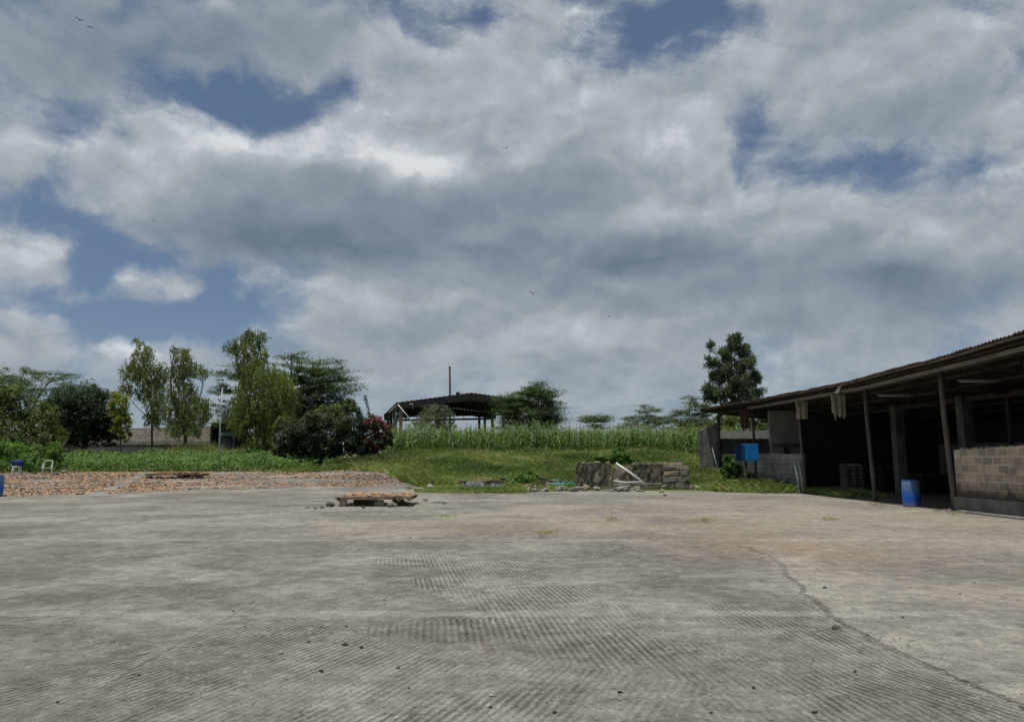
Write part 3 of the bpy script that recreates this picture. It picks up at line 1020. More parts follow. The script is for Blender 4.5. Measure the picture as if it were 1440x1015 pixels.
# leafy crop on the left
L = Leaves()
rg = np.random.default_rng(78)
n = 26000
x = rg.uniform(-48, -14.5, n)
y = rg.uniform(0, 1, n) ** 1.25 * 13 + 53.6 + .5 * np.sin(x * 1.7)
hmax = 1.0 + .35 * np.sin(x * .8 + 1) * np.sin(y * .9) + .3 * ssn(55, 62, y)
z = Hn(x, y) + hmax * rg.uniform(.05, 1, n) ** .6
P = np.stack([x, y, z], 1)
Nn = np.tile([0, -.5, 1.0], (n, 1)) + rg.normal(size=(n, 3)) * .6
s = rg.uniform(.12, .26, n)
tn = np.clip(.5 + .2 * np.sin(x * 2.3) * np.sin(y * 1.7) + rg.normal(0, .18, n), 0, 1)
L.add(leaf_quads(P, np.cross(Nn, unit(rg, n)), Nn, s, s * .75, rg, tn))
setp(L.build('bean_crop', G['bean']), 'broad leaved green crop along the back of the yard', 'crop', None, 'stuff')
# weeds between crop and block wall, dry tops
L = Leaves()
n = 22000
x = rg.uniform(-50, -17, n)
y = rg.uniform(66, 75, n)
hh = rg.uniform(.3, 1.15, n) * (1 + .3 * np.sin(x)) * (1 + .7 * ssn(-32, -30, x))
P = np.stack([x, y, Hn(x, y) + hh * .5], 1)
D = np.tile([0, 0, 1.0], (n, 1)) + rg.normal(size=(n, 3)) * .3
L.add(leaf_quads(P, D, unit(rg, n), hh, .05, rg, np.clip(rg.uniform(.3, 1.1, n), 0, 1)))
setp(L.build('tall_weeds', G['grass']), 'tall half dry weeds in front of the block wall', 'weeds', None, 'stuff')

# grass bank
S_A = math.atan(.0192)
S_O = Vector((13.3, 27.8, 0))


def S(u, v, z=0.0):
    return Vector((S_O.x + u * math.cos(S_A) - v * math.sin(S_A), S_O.y + u * math.sin(S_A) + v * math.cos(S_A), z))


def grass_blades(n, xr, yr, hr, seed, cond, dryness=.0, low_mul=.42, lean_k=.75, wide=1.0):
    rg = np.random.default_rng(seed)
    x = rg.uniform(*xr, n)
    y = rg.uniform(*yr, n)
    ok = cond(x, y)
    x, y = x[ok], y[ok]
    n = len(x)
    patch = .5 + .5 * np.sin(x * .9 + 1.3 * np.sin(y * .6)) * np.sin(y * .75 + np.sin(x * .5) + 2)
    hh = rg.uniform(*hr, n) * (.55 + .75 * patch)
    low = (x > -5.2) & (x < 9.6) & (y < 40.5)
    hh = np.where(low, hh * low_mul, hh)
    lean = rg.normal(size=(n, 2)) * lean_k
    z = Hn(x, y)
    w = (.014 + .02 * rg.uniform(size=n)) * wide
    a = rg.uniform(0, 6.28, n)
    sx, sy = np.cos(a) * w, np.sin(a) * w
    v = np.empty((n, 4, 3))
    v[:, 0] = np.stack([x - sx, y - sy, z - .02], 1)
    v[:, 1] = np.stack([x + sx, y + sy, z - .02], 1)
    v[:, 2] = np.stack([x + sx * .7 + lean[:, 0] * hh * .4, y + sy * .7 + lean[:, 1] * hh * .4, z + hh * .6], 1)
    v[:, 3] = np.stack([x + lean[:, 0] * hh, y + lean[:, 1] * hh, z + hh], 1)
    dry = .5 + .5 * np.sin(x * .37 + 2.2) * np.sin(y * .5 + .6 * np.sin(x * .3))
    tn = np.clip(.38 + .6 * (dry - .5) + .2 * (.5 - patch) + dryness + rg.normal(0, .17, n), 0, 1)
    return v.reshape(-1, 3), np.arange(n * 4).reshape(n, 4), np.repeat(tn, 4)


def in_bank(x, y):
    shed_u = (x - 13.3) + .0192 * (y - 27.8)
    return (y > yedge(x) - .35) & (shed_u < -.02) & (x > -.27 * y - 1.5) & ~((x > 3) & (x < 9.4) & (y > 34) & (y < 38.9))


L = Leaves()
L.add(grass_blades(190000, (-19, 14), (34, 62), (.16, .52), 1, in_bank))
L.add(grass_blades(60000, (-14, 14), (34.5, 46), (.18, .55), 2, in_bank))
L.add(grass_blades(9000, (12.8, 16), (30, 37.5), (.12, .32), 3, lambda x, y: (((x - 13.3) + .0192 * (y - 27.8)) > .05) & (np.sin(x * 3) + np.sin(y * 2.2) > -.6) & (x - 13.3 < 1.6)))
L.add(grass_blades(5000, (-60, -13), (51, 56), (.15, .4), 4, lambda x, y: (y > yedge(x) - .2)))
L.add(grass_blades(5200, (-4.6, .7), (34.2, 37.6), (.1, .24), 6, lambda x, y: np.sin(x * 1.9 + .6) + np.sin(y * 3 + x) > -.5, .3, 1.0))
L.add(grass_blades(9000, (-14, 14), (40.5, 61), (.4, .75), 7, lambda x, y: in_bank(x, y) & (np.sin(x * 1.3 + y) + np.sin(y * .9 - x * .6) > .2), .3, .6, .22, .4))
L.add(grass_blades(5000, (-5.4, 1.2), (37.8, 41.2), (.15, .4), 8, lambda x, y: (np.sin(x * 2.3 + 1) + np.sin(x * .7 + y) > .75), .28, 1.0, .35, .6))
L.add(grass_blades(3600, (-6.4, -2.6), (33.6, 38.5), (.12, .34), 10, lambda x, y: (y > yedge(x) - .5) & (np.sin(x * 2.9) > -.4), .3, 1.0, .5, .7))
setp(L.build('grass', G['grass']), 'rough green grass on the bank behind the yard', 'grass', None, 'stuff')
# little tufts that grow out of the yard's joints
tufts = [(770, 752), (862, 733), (1165, 733), (985, 735), (630, 728), (863, 680), (1000, 733), (1340, 724), (1230, 711)]
rgt = np.random.default_rng(9)
for k, (px, py) in enumerate(tufts):
    p = ground_at(px, py)
    n = 45
    L = Leaves()
    D = np.tile([0, 0, 1.0], (n, 1)) + rgt.normal(size=(n, 3)) * .6
    D[:, 2] = np.abs(D[:, 2])
    P = rgt.normal(size=(n, 3)) * np.array([.12, .07, 0]) + D / np.linalg.norm(D, axis=1, keepdims=True) * .06
    L.add(leaf_quads(P, D, unit(rgt, n), rgt.uniform(.08, .18, n), .016, rgt, rgt.uniform(.4, 1, n)))
    o = L.build('grass_tuft', G['grass'])
    o.location = p + Vector((0, 0, .012))
    setp(o, 'small dry grass tuft growing out of the concrete yard', 'grass tuft', 'grass tufts in the yard')

# ------------------------------------------------------------------ drying offcuts
near_pix = [(-420, 702), (0, 700), (60, 698), (130, 692), (240, 690), (300, 687), (340, 689), (448, 684), (520, 684), (575, 680)]
NP = sorted([(p.x, p.y) for p in (ground_at(*q) for q in near_pix)])
npx = np.array([q[0] for q in NP])
npy = np.array([q[1] for q in NP])


def pieces(n, seed):
    rg = np.random.default_rng(seed)
    x = rg.uniform(-52, -5.5, n)
    y = rg.uniform(29.5, 53, n)
    lo = np.interp(x, npx, npy)
    hi = yedge(x) - .4
    band = np.sin(y * 1.55 + .8 * np.sin(x * .23)) + .7 * np.sin(x * .31 + y * .2) + .5 * np.sin(x * .9 + 3 * np.sin(y * .4))
    gap = (np.abs(x + .36 * y + 6.6 + .2 * np.sin(y * 2)) < .3)
    ok = (y > lo) & (y < hi) & (band + rg.normal(0, .4, n) > -.6) & ~gap
    return x[ok], y[ok], band[ok], rg


x, y, band, rg = pieces(80000, 40)
n = len(x)
s = rg.uniform(.07, .26, n)
P = np.stack([x, y, Hn(x, y) + .018 + rg.uniform(0, .022, n)], 1)
Nn = np.tile([0, 0, 1.0], (n, 1)) + rg.normal(size=(n, 3)) * .07
D = rg.normal(size=(n, 3))
D[:, 2] *= .15
L = Leaves()
v, f, r = leaf_quads(P, D, Nn, s, s * rg.uniform(.35, .8, n), rg, np.clip(.5 + .14 * band + rg.normal(0, .2, n), 0, 1))
v = v.reshape(n, 4, 3)
D = D / np.linalg.norm(D, axis=1, keepdims=True)
sq = rg.uniform(-.5, .3, n)[:, None]
v[:, 1] += D * sq * s[:, None] * .5
v[:, 3] -= D * sq * s[:, None] * .5
L.add((v.reshape(-1, 3), f, r))
L.build('drying_offcuts', G['pieces'])
setp(bpy.data.objects['drying_offcuts'], 'orange brown offcuts spread out to dry over the yard', 'offcuts', None, 'stuff')


# ------------------------------------------------------------------ rocks and small things
def rock_mesh(seed, flat=.7):
    bm = bmesh.new()
    bmesh.ops.create_icosphere(bm, subdivisions=3, radius=1)
    o = Vector((seed * 3.7, seed * 1.9, seed * .7))
    for v in bm.verts:
        d = mnoise.noise(v.co * 1.1 + o) * .7 + mnoise.noise(v.co * 2.9 + o) * .3
        p = v.co * (1 + d)
        for ax in range(3):
            p[ax] = max(-.9, min(.9, p[ax]))
        v.co = Vector((p.x * (1 + .15 * (seed % 3)), p.y * .85, p.z * flat))
    me = bpy.data.meshes.new('rock')
    bm.to_mesh(me)
    bm.free()
    return me


ROCKS = [rock_mesh(k, .55 + .1 * (k % 3)) for k in range(7)]
ROCKM = {}


def rock(name, loc, size, seed, mat, label, cat, group=None, sink=.3):
    key = (seed % 7, mat.name)
    if key not in ROCKM:
        me = ROCKS[seed % 7].copy()
        me.materials.append(mat)
        ROCKM[key] = me
    o = bpy.data.objects.new(name, ROCKM[key])
    r = random.Random(seed)
    o.scale = (size * r.uniform(.8, 1.4) * .5, size * r.uniform(.8, 1.2) * .5, size * r.uniform(.55, 1.05) * .5)
    o.rotation_euler = (r.uniform(-.2, .2), r.uniform(-.2, .2), r.uniform(0, 6.28))
    zm = min(v.co.z for v in ROCKM[key].vertices)
    o.location = Vector(loc) + Vector((0, 0, -zm * o.scale[2] * (1 - sink)))
    link(o)
    return setp(o, label, cat, group)


rnd = random.Random(3)
# dark clods and stones lying on the yard
clods = [(485, 910, .09), (508, 916, .06), (434, 906, .05), (452, 884, .055), (487, 883, .05), (452, 947, .05), (345, 885, .04), (80, 996, .05), (560, 944, .05), (540, 848, .04), (160, 908, .04),
         (328, 863, .04), (195, 955, .04), (575, 975, .04), (690, 1002, .05), (872, 982, .05), (780, 1006, .05), (1060, 975, .05), (1203, 951, .05), (1146, 1010, .05), (1000, 1005, .04), (848, 855, .04), (940, 827, .05), (1160, 830, .055), (970, 705 + 70, .06), (1270, 873, .05), (1350, 838, .05), (700, 752, .07), (577, 757, .09), (430, 812, .04)]
for k, (px, py, s) in enumerate(clods):
    p = ground_at(px, py)
    rock('dark_clod', (p.x, p.y, p.z + .012), s * .55, k, M['dung'], 'small dark clod lying on the bare concrete yard', 'clod', 'dark clods scattered on the yard')
p = ground_at(1176, 888)
rock('stone', (p.x, p.y, p.z + .012), .085, 4, M['stone_dark'], 'single dark stone beside the long crack in the yard', 'stone')
# crumbs along the crack and pale chips: beyond counting
bm = bmesh.new()
for k in range(1500):
    if k < 750:
        y = rnd.uniform(4.0, 12.8)
        x = 3.2 + 1.05 * ss(6.5, 13.5, y) + rnd.gauss(.12, .22)
    else:
        y = rnd.uniform(0, 1) ** 1.6 * 24 + 4
        x = rnd.uniform(-.75, .75) * y
        if x > 12.5:
            continue
    s = rnd.uniform(.003, .01) if k < 1420 else rnd.uniform(.01, .02)
    mm = Matrix.Translation((x, y, .012 + s * .3)) @ Matrix.Rotation(rnd.uniform(0, 6), 4, 'Z') @ Matrix.Diagonal((s * rnd.uniform(.8, 2), s * rnd.uniform(.7, 1.5), s * rnd.uniform(.5, 1), 1))
    bmesh.ops.create_icosphere(bm, subdivisions=1, radius=1, matrix=mm)
me = bpy.data.meshes.new('gravel')
bm.to_mesh(me)
bm.free()
me.materials.append(M['concrete_light'])
setp(link(bpy.data.objects.new('gravel', me)), 'fine gravel crumbs strewn over the yard and its crack', 'gravel', None, 'stuff')

# ------------------------------------------------------------------ pallet tables
def pallet_table(c, L_, D_, zt, rz, label, matp, seed, deckn=9):
    t = empty('pallet', (c[0], c[1], c[2]), rz, label, 'pallet')
    mb = MB(seed)
    for k in range(deckn):
        yy = -D_ / 2 + D_ * (k + .5) / deckn
        mb.box((mb.r.uniform(-.04, .04), yy, zt - (.03 if k == 0 else 0) + mb.r.uniform(-.006, .006)), (L_ + mb.r.uniform(-.1, .1), D_ / deckn * .86, .085 if k == 0 else .026), mb.r.uniform(-.012, .012), .006)
    mb.build('deck', matp, t)
    for k in range(3):
        xb = (k - 1) * L_ * .46
        b2 = MB(seed + k)
        b2.box((xb, 0, zt - .065), (.09, D_ * .98, .1), 0, .006)
        b2.build('bearer', M['wood_dark'], t)
    return t


pc = ground_at(524, 713)
pt = pallet_table((pc.x, pc.y + 1.15, pc.z + .012), 2.5, 2.3, .31, R(1), 'brown pallet covered with offcuts and raised on blocks and stones', M['wood_brown'], 50)
# offcuts piled on it
rg = np.random.default_rng(51)


def offcut_heap(name, c, lx, ly, n, z, label, cat='offcuts', hump=.1):
    x = rg.uniform(-lx / 2, lx / 2, n)
    y = rg.uniform(-ly / 2, ly / 2, n)
    s = rg.uniform(.12, .34, n)
    hz = hump * np.clip(1 - (2 * x / lx) ** 4, 0, 1) * np.clip(1 - (2 * y / ly) ** 4, 0, 1)
    P = np.stack([x, y, z + .02 + rg.uniform(0, 1, n) * hz], 1)
    Nn = np.tile([0, -.1, 1.0], (n, 1)) + rg.normal(size=(n, 3)) * .12
    D = rg.normal(size=(n, 3)) * np.array([1.3, 1, .06])
    L = Leaves()
    L.add(leaf_quads(P, D, Nn, s, s * .55, rg, np.clip(rg.normal(.42, .2, n), 0, 1)))
    o = L.build(name, G['pieces'])
    o.location = c
    setp(o, label, cat, None, 'stuff')
    return o


offcut_heap('offcut_heap', (pc.x, pc.y + 1.2, pc.z), 2.36, 2.1, 260, .33, 'brown offcuts drying on top of the raised pallet', 'offcuts', .035)
for (dx, dy, w, d, h, rz, mt, lab) in ((-1.02, .22, .22, .3, .24, .1, 'stone_warm', 'upright grey brown block under the left end of raised pallet'),
                                       (-.1, .5, .3, .25, .2, -.1, 'stone_dark', 'dark block under the middle of the raised pallet'),
                                       (.16, .3, .3, .25, .2, .2, 'stone', 'grey block under the middle front of raised pallet'),
                                       (-.55, .9, .5, .3, .2, .05, 'stone_dark', 'black block set back under the raised pallet')):
    mb = MB(int(w * 100 + dx * 10))
    mb.box((0, 0, h / 2), (w, d, h), rz, .012)
    o = mb.build('support_block', M[mt], None, (pc.x + dx, pc.y + dy, pc.z + .012), .02)
    setp(o, lab, 'block')
for k, (px, py, s, lab) in enumerate(((561, 711, .55, 'large grey stone under the right end of raised pallet'), (549, 714, .3, 'grey stone leaning out before the right end of raised pallet'), (464, 713, .27, 'dark broken stone left of the raised pallet'),
                                      (508, 708, .22, 'round dark stone under the raised pallet'), (509, 715.5, .16, 'flat black stone in front of the raised pallet'), (577, 711, .2, 'small grey stone at the right foot of raised pallet'),
                                      (443, 716, .11, 'small dark stone on the yard far left of raised pallet'), (598, 704.5, .2, 'flat dark stone right of the raised pallet'), (625, 709, .13, 'small black stone at the end of a bent twig'), (433, 715, .09, 'tiny grey stone furthest left of raised pallet'), (453, 715, .12, 'thin dark stone chip left of raised pallet'))):
    p = ground_at(px, py)
    rock('stone', (p.x, p.y + (.7 if px == 563 else .25 if 470 < px < 575 else 0), p.z + .012), s, 10 + k, M['stone_dark'] if k in (2, 3, 4, 8, 10) else M['stone'], lab, 'stone', None, .2)
mb = MB(3)
p0 = ground_at(609, 708)
p1 = ground_at(624, 708)
mb.tube([p0 + Vector((0, 0, .03)), p0.lerp(p1, .5) + Vector((0, .25, .06)), p1 + Vector((0, 0, .05))], [.012, .015, .012], 5)
setp(mb.build('twig', M['bark']), 'thin bent twig on the yard right of the raised pallet', 'twig')

pl = ground_at(243, 673.5)
pallet_table((pl.x, pl.y + .7, pl.z + .012), 3.5, 1.3, .3, R(-1.5), 'low dark pallet lying among the drying offcuts', M['wood_brown'], 60, 7)
offcut_heap('offcut_heap', (pl.x, pl.y + .7, pl.z), 3.3, 1.1, 420, .32, 'brown offcuts lying on the low dark pallet')
for k, (px, s, mt, lab) in enumerate(((208, .42, 'stone_dark', 'dark stone under the left end of the low pallet'), (222, .4, 'stone', 'grey stone at the front of the low pallet'), (240, .36, 'stone', 'pale stone under the middle of the low pallet'), (253, .4, 'stone_dark', 'blackened stone right of the middle of the low pallet'), (279, .5, 'stone_dark', 'largest dark stone at the right end of the low pallet'))):
    p = ground_at(px, 673)
    rock('stone', (p.x, p.y + .15, p.z + .012), s, 30 + k, M[mt], lab, 'stone', None, .25)
mb = MB(77)
p = ground_at(266, 672)
mb.tube([(p.x - .7, p.y + .2, p.z + .18), (p.x, p.y + .1, p.z + .24), (p.x + .75, p.y + .1, p.z + .28)], [.15, .17, .15], 9)
setp(mb.build('log', M['wood_dark']), 'charred log lying on the right side of the low pallet', 'log')

# ------------------------------------------------------------------ plastic drums, stool, chair
def drum(loc, label, r=.29, h=.88, rz=0):
    t = empty('drum', loc, rz, label, 'drum')
    mb = MB()
    pr = [(r * .92, 0), (r * .985, .015), (r, .05)]
    for k in range(13):
        z = .08 + (h - .2) * k / 12
        bul = 1.0 + .022 * math.sin(math.pi * k / 12) + (.018 if k in (4, 8) else 0)
        pr.append((r * bul, z))
    pr += [(r * .985, h - .09), (r * .93, h - .05), (r * .9, h - .035)]
    mb.lathe(pr, 40)
    mb.build('body', M['drum'], t)
    mb = MB()
    mb.lathe([(r * .9, h - .037), (r * .955, h - .03), (r * .955, h - .004), (r * .93, h), (r * .9, h - .004), (r * .885, h - .03), (.02, h - .032)], 40)
    ld_ = mb.build('lid', M['drum'], t)
    for sx in (-1, 1):
        mb = MB()
        mb.lathe([(.035, h - .034), (.035, h - .014), (.02, h - .01)], 12, (sx * r * .6, 0, 0))
        mb.build('bung', M['drum'], ld_)
    return t


p = ground_at(1288.5, 713.5)
drum((p.x, p.y + .26, p.z + .012), 'faded blue plastic drum standing at the open shed front', .27, .86)
p = ground_at(-15, 699)
drum((p.x, p.y + .28, p.z + .012), 'dark blue plastic drum cut by the edge beside drying offcuts', .3, .9)

p = ground_at(20, 668.5)
t = empty('plastic_stool', (p.x, p.y + .2, p.z + .012), .3, 'white plastic stool with a dark blue bag on it', 'stool')
mb = MB(1)
mb.lathe([(.24, .52), (.27, .53), (.27, .56), (.25, .58), (.03, .58)], 20)
mb.build('seat', M['white_plastic'], t)
for a in range(4):
    c, s = math.cos(a * math.pi / 2 + .785), math.sin(a * math.pi / 2 + .785)
    mb = MB(a)
    mb.tube([(c * .22, s * .22, .53), (c * .27, s * .27, .25), (c * .32, s * .32, 0)], [.035, .04, .035], 6)
    mb.build('leg', M['white_plastic'], t)
bag = rock_mesh(5, .7)
bag.materials.append(M['blue_cloth'])
o = link(bpy.data.objects.new('bag', bag))
o.location = (p.x + .05, p.y + .2, p.z + .8)
o.scale = (.33, .3, .3)
setp(o, 'dark blue cloth bag sitting on the white plastic stool', 'bag')

p = ground_at(62, 667.5)
t = empty('plastic_chair', (p.x, p.y + .3, p.z + .012), R(25), 'white plastic armchair in front of the low leafy bush', 'chair')
mb = MB(2)
mb.box((0, 0, .42), (.5, .48, .03))
mb.build('seat', M['white_plastic'], t, None, .01)
for sx in (-1, 1):
    for sy in (-1, 1):
        mb = MB()
        mb.tube([(sx * .24, sy * .22, .62 if sy < 0 else .44), (sx * .25, sy * .23, .4), (sx * .28, sy * .27, 0)], [.026, .03, .026], 6)
        mb.build('leg', M['white_plastic'], t)
    mb = MB()
    mb.tube([(sx * .25, -.24, .62), (sx * .26, 0, .65), (sx * .25, .24, .66)], .03, 6)
    mb.build('armrest', M['white_plastic'], t)
mb = MB()
mb.tube([(-.24, .23, .42), (-.24, .3, .7), (-.22, .34, .9), (0, .36, .93), (.22, .34, .9), (.24, .3, .7), (.24, .23, .42)], .03, 6)
mb.build('back_frame', M['white_plastic'], t)
# litter and stones by the bush
for k, (px, py, s, mt, lab) in enumerate(((75, 668, .5, 'stone_dark', 'dark stone heap piece right of the white chair'), (88, 666, .4, 'stone', 'pale stone right of the white chair'), (100, 665, .3, 'stone', 'small stone left of the crop edge'), (44, 667, .4, 'stone_dark', 'dark stone between stool and chair'), (152, 662.5, .35, 'concrete_light', 'whitish stone at the crop edge left of low pallet'),
                                            (238, 661, .35, 'concrete_light', 'pale stone at the crop edge behind the low pallet'), (302, 662, .42, 'stone', 'stone at the left foot of the lamp post'), (322, 662, .4, 'stone_warm', 'light stone right of the lamp post foot'), (335, 661, .36, 'stone', 'grey stone second right of the lamp post foot'), (182, 662, .3, 'stone', 'grey stone at the crop edge beside whitish stone'))):
    p = ground_at(px, py)
    rock('stone', (p.x, p.y + .2, p.z), s, 60 + k, M[mt], lab, 'stone', None, .3)

# ------------------------------------------------------------------ lamp post
p = ground_at(306.5, 661)
Yp = p.y
t = empty('lamp_post', (p.x, p.y, p.z), 0, 'thin grey metal lamp post at the back of the yard', 'lamp post')
ht = at(307, 545, Yp).z - p.z
mb = MB()
mb.tube([(0, 0, -.2), (0, 0, ht * .55), (.02, 0, ht)], [.06, .055, .045], 10)
mb.build('pole', M['tube_pale'], t)
mb = MB()
mb.tube([(0, 0, ht), (.06, -.25, ht + .12)], .03, 8)
mb.box((.08, -.42, ht + .14), (.22, .42, .1), 0, 0, .2)
lh_ = mb.build('lamp_head', M['iron_dark'], t, None, .015)
mb = MB()
mb.box((.08, -.42, ht + .085), (.17, .32, .03), 0, 0, .2)
mb.build('lens', M['white_plastic'], lh_, None, .01)
mb = MB()
zb = at(307, 574, Yp).z - p.z
mb.box((0, 0, zb), (.9, .06, .06))
mb.box((.0, -.1, zb + .12), (.24, .2, .3))
mb.build('bracket', M['galv'], t, None, .01)
mb = MB()
mb.box((0, 0, .1), (.45, .45, .3), .3, .03)
mb.build('base', M['concrete_light'], t, None, .03)

# ------------------------------------------------------------------ block wall, lean-to and tank on the left
def wall_run(name, pts, thick, mat, label, cap=None, parent=None):
    """pts: (x, y, zbottom, ztop)"""
    x0, y0 = pts[0][0], pts[0][1]
    x1, y1 = pts[-1][0], pts[-1][1]
    d = Vector((x1 - x0, y1 - y0, 0))
    ln = d.length
    rz = math.atan2(d.y, d.x)
    o = empty(name, (x0, y0, 0), rz, label, 'wall')
    mb = MB(1)
    q = []
    for (x, y, zb, zt) in pts:
        s = math.hypot(x - x0, y - y0)
        for a in (-1, 1):
            q.append((s, a * thick / 2, zb))
            q.append((s, a * thick / 2, zt))
    f = [(0, 1, 3, 2), tuple(4 * (len(pts) - 1) + k for k in (0, 2, 3, 1))]
    for k in range(len(pts) - 1):
        a, b2 = 4 * k, 4 * k + 4
        f += [(a, b2, b2 + 1, a + 1), (a + 2, a + 3, b2 + 3, b2 + 2), (a + 1, b2 + 1, b2 + 3, a + 3), (a, a + 2, b2 + 2, b2)]
    mb.add(q, f)
    mb.build('masonry', mat, o)
    return o, ln


Yw = 79
pa, pb = at(120, 604, Yw), at(297, 601, Yw)
zb0 = H(pa.x, Yw)
bw, ln = wall_run('block_wall', [(pa.x - 26, Yw + 1, zb0 - .5, pa.z), (pa.x, Yw + .5, zb0 - .5, pa.z), (pb.x, Yw, zb0 - .5, pb.z + .15)], .2, M['wall_boundary'], 'long boundary wall of open pattern blocks behind the weeping trees')
mb = MB()
mb.box((ln / 2, -.75, (at(200, 622, Yw).z)), (ln, .7, .12), 0, 0)
mb.build('ledge', M['concrete_light'], bw)
mb = MB()
mb.box((ln / 2, -.74, (at(200, 630, Yw).z) - .1), (ln - .1, .6, .95), 0, 0)
mb.build('plinth', M['concrete_dark'], bw)

c = at(322, 612, 78)
gz = H(c.x, 78)
t = empty('lean_to', (c.x, 78, gz), 0, 'dark open lean to shelter at the end of the block wall', 'shelter')
zt = at(322, 598, 78).z - gz
mb = MB(4)
mb.box((0, 1.2, zt / 2), (3.0, .1, zt))
mb.box((-1.5, .1, zt / 2), (.1, 2.3, zt))
mb.build('wall', M['iron_dark'], t)
mb = MB(5)
mb.box((.1, 0, zt + .1), (3.6, 2.9, .06), 0, 0, -.04)
mb.build('roof', M['iron_dark'], t)
for sx in (-1.3, 1.4):
    mb = MB(6)
    mb.tube([(sx, -1.2, -.1), (sx, -1.2, zt + .1)], .07, 7)
    mb.build('post', M['wood_dark'], t)
ct = at(319, 610, 77)
t = empty('tank', (ct.x, 77.2, gz), 0, 'pale teal rounded tank standing in the dark lean to', 'tank')
mb = MB()
zc = ct.z - gz
mb.lathe([(.5, 0), (.78, .05), (.8, .2), (.8, zc - .3)], 24)
mb.build('shell', M['tarp'], t)
mb = MB()
mb.lathe([(.8, zc - .298), (.8, zc - .1), (.7, zc + .12), (.4, zc + .27), (.05, zc + .32)], 24)
mb.build('dome', M['pale_teal'], t)
mb = MB()
mb.lathe([(.82, zc - .32), (.84, zc - .3), (.84, zc - .26), (.82, zc - .24)], 24)
mb.build('band', M['iron_dark'], t)

# ------------------------------------------------------------------ far steel shed
A = Vector((-13.6, 90, 0))
wd = Vector((.974, .227, 0))
lg = Vector((-.227, .974, 0))
ang = math.atan2(.227, .974)
fz = H(-8, 95)
t = empty('steel_shed', (A.x, A.y, 0), ang, 'far open sided steel shed with dark low pitched roof', 'shed')
W, D_ = 16.6, 25.0
ze, zp, zr = 8.3, 9.6, 8.75
xp = 8.7
mb = MB(8)
for (yy0, yy1) in ((-.3, D_),):
    xs = np.linspace(-.5, W + .5, 90)
    q, f = [], []
    for k, xx in enumerate(xs):
        z = ze + (zp - ze) * xx / xp if xx < xp else zp + (zr - zp) * (xx - xp) / (W - xp)
        z += .04 * math.sin(k * 2.2)
        for yv in (yy0, yy1):
            for dz in (0, .06):
                q.append((xx, yv, z + dz))
    for k in range(len(xs) - 1):
        a, b2 = 4 * k, 4 * k + 4
        f += [(a, a + 2, b2 + 2, b2), (a + 1, b2 + 1, b2 + 3, a + 3), (a, b2, b2 + 1, a + 1), (a + 2, a + 3, b2 + 3, b2 + 2)]
    f += [(0, 1, 3, 2), tuple(4 * (len(xs) - 1) + k for k in (0, 2, 3, 1))]
    mb.add(q, f)
mb.build('roof', M['iron_dark'], t)
for yv, nm in ((-.36, 'gable_fascia'), (D_ * .5, 'truss'), (D_ - .4, 'truss')):
    mb = MB(9)
    hh = .8 if yv < 0 else .9
    mb.beam((-.5, yv, ze - hh / 2 - .07), (xp, yv, zp - hh / 2 - .07), .1, hh)
    mb.beam((xp + .004, yv, zp - hh / 2 - .07), (W + .5, yv, zr - hh / 2 - .07), .1, hh)
    if yv > 0:
        mb.beam((0, yv, ze - .95), (W, yv, zr - .95), .12, .3)
        for k in range(9):
            xx = W * (k + .5) / 9
            zz = ze + (zp - ze) * xx / xp if xx < xp else zp + (zr - zp) * (xx - xp) / (W - xp)
            mb.beam((xx, yv, ze - .8 + (zr - ze) * xx / W), (xx + (.8 if k % 2 else -.8), yv, zz - .3), .07, .07, (0, 1, 0))
    mb.build(nm, M['iron_dark'], t)
for k in range(4):
    yv = .2 + k * (D_ - .6) / 3
    for xx, zz in ((.1, ze), (W - .1, zr)):
        mb = MB(k)
        mb.box((xx, yv, (fz - .4 + zz - .1) / 2), (.42, .42, zz - .1 - fz + .4), 0)
        mb.build('pillar', M['stone_warm'] if (k == 0 and xx < 1) else M['concrete_dark'], t)
for k in range(2):
    mb = MB(k)
    xx = 14.4 + .9 * k
    mb.box((xx, D_ - .3, (fz + 8.2) / 2), (.35, .35, 8.2 - fz))
    mb.build('pillar', M['iron_dark'], t)
# side bracing pipes and gutter elbow on the left front corner
mb = MB(2)
mb.tube([(-.35, -.4, ze - .25), (3.0, -.5, fz + 1.6)], .08, 8)
mb.build('brace', M['galv'], t)
mb = MB(2)
mb.tube([(-.6, 6, fz + 2.5), (-.2, 1.5, fz + 4.6), (.9, -.2, fz + 3.7)], .11, 8)
mb.build('brace', M['galv'], t)
mb = MB(2)
mb.tube([(-.6, 12, ze - .5), (-.55, .2, ze - .45), (1.4, -.45, ze - .2), (1.5, -.45, ze - .8)], .09, 8)
mb.build('gutter', M['galv'], t)
for k in range(3):
    mb = MB(2)
    mb.tube([(-.2, 3 + 6.5 * k, fz - .3), (-.25 + .1 * k, 3 + 6.5 * k, ze - .2)], .1, 8)
    mb.build('post', M['galv'] if k < 2 else M['iron_dark'], t)
c = at(633, 556, 103)
t = empty('flue', (c.x, 103, H(c.x, 103)), 0, 'tall thin dark flue pipe rising above the steel shed roof', 'flue')
zt = at(632, 516, 103).z - H(c.x, 103)
mb = MB()
mb.tube([(0, 0, 0), (0, 0, zt * .6), (-.1, 0, zt - .1)], [.15, .14, .13], 12)
mb.build('pipe', M['iron_dark'], t)
mb = MB()
mb.lathe([(.13, zt - .1), (.17, zt - .06), (.17, zt + .03), (.05, zt + .1)], 12, (-.1, 0, 0))
mb.build('cap', M['iron_dark'], t)
# small fixture on the ridge
mb = MB()
c = at(644, 554, 92.3)
mb.box((c.x, 92.3, c.z + .08), (.5, .3, .3), ang, .04)
setp(mb.build('roof_vent', M['iron_dark'], None, None, .02), 'small dark vent on the ridge of the steel shed', 'vent')

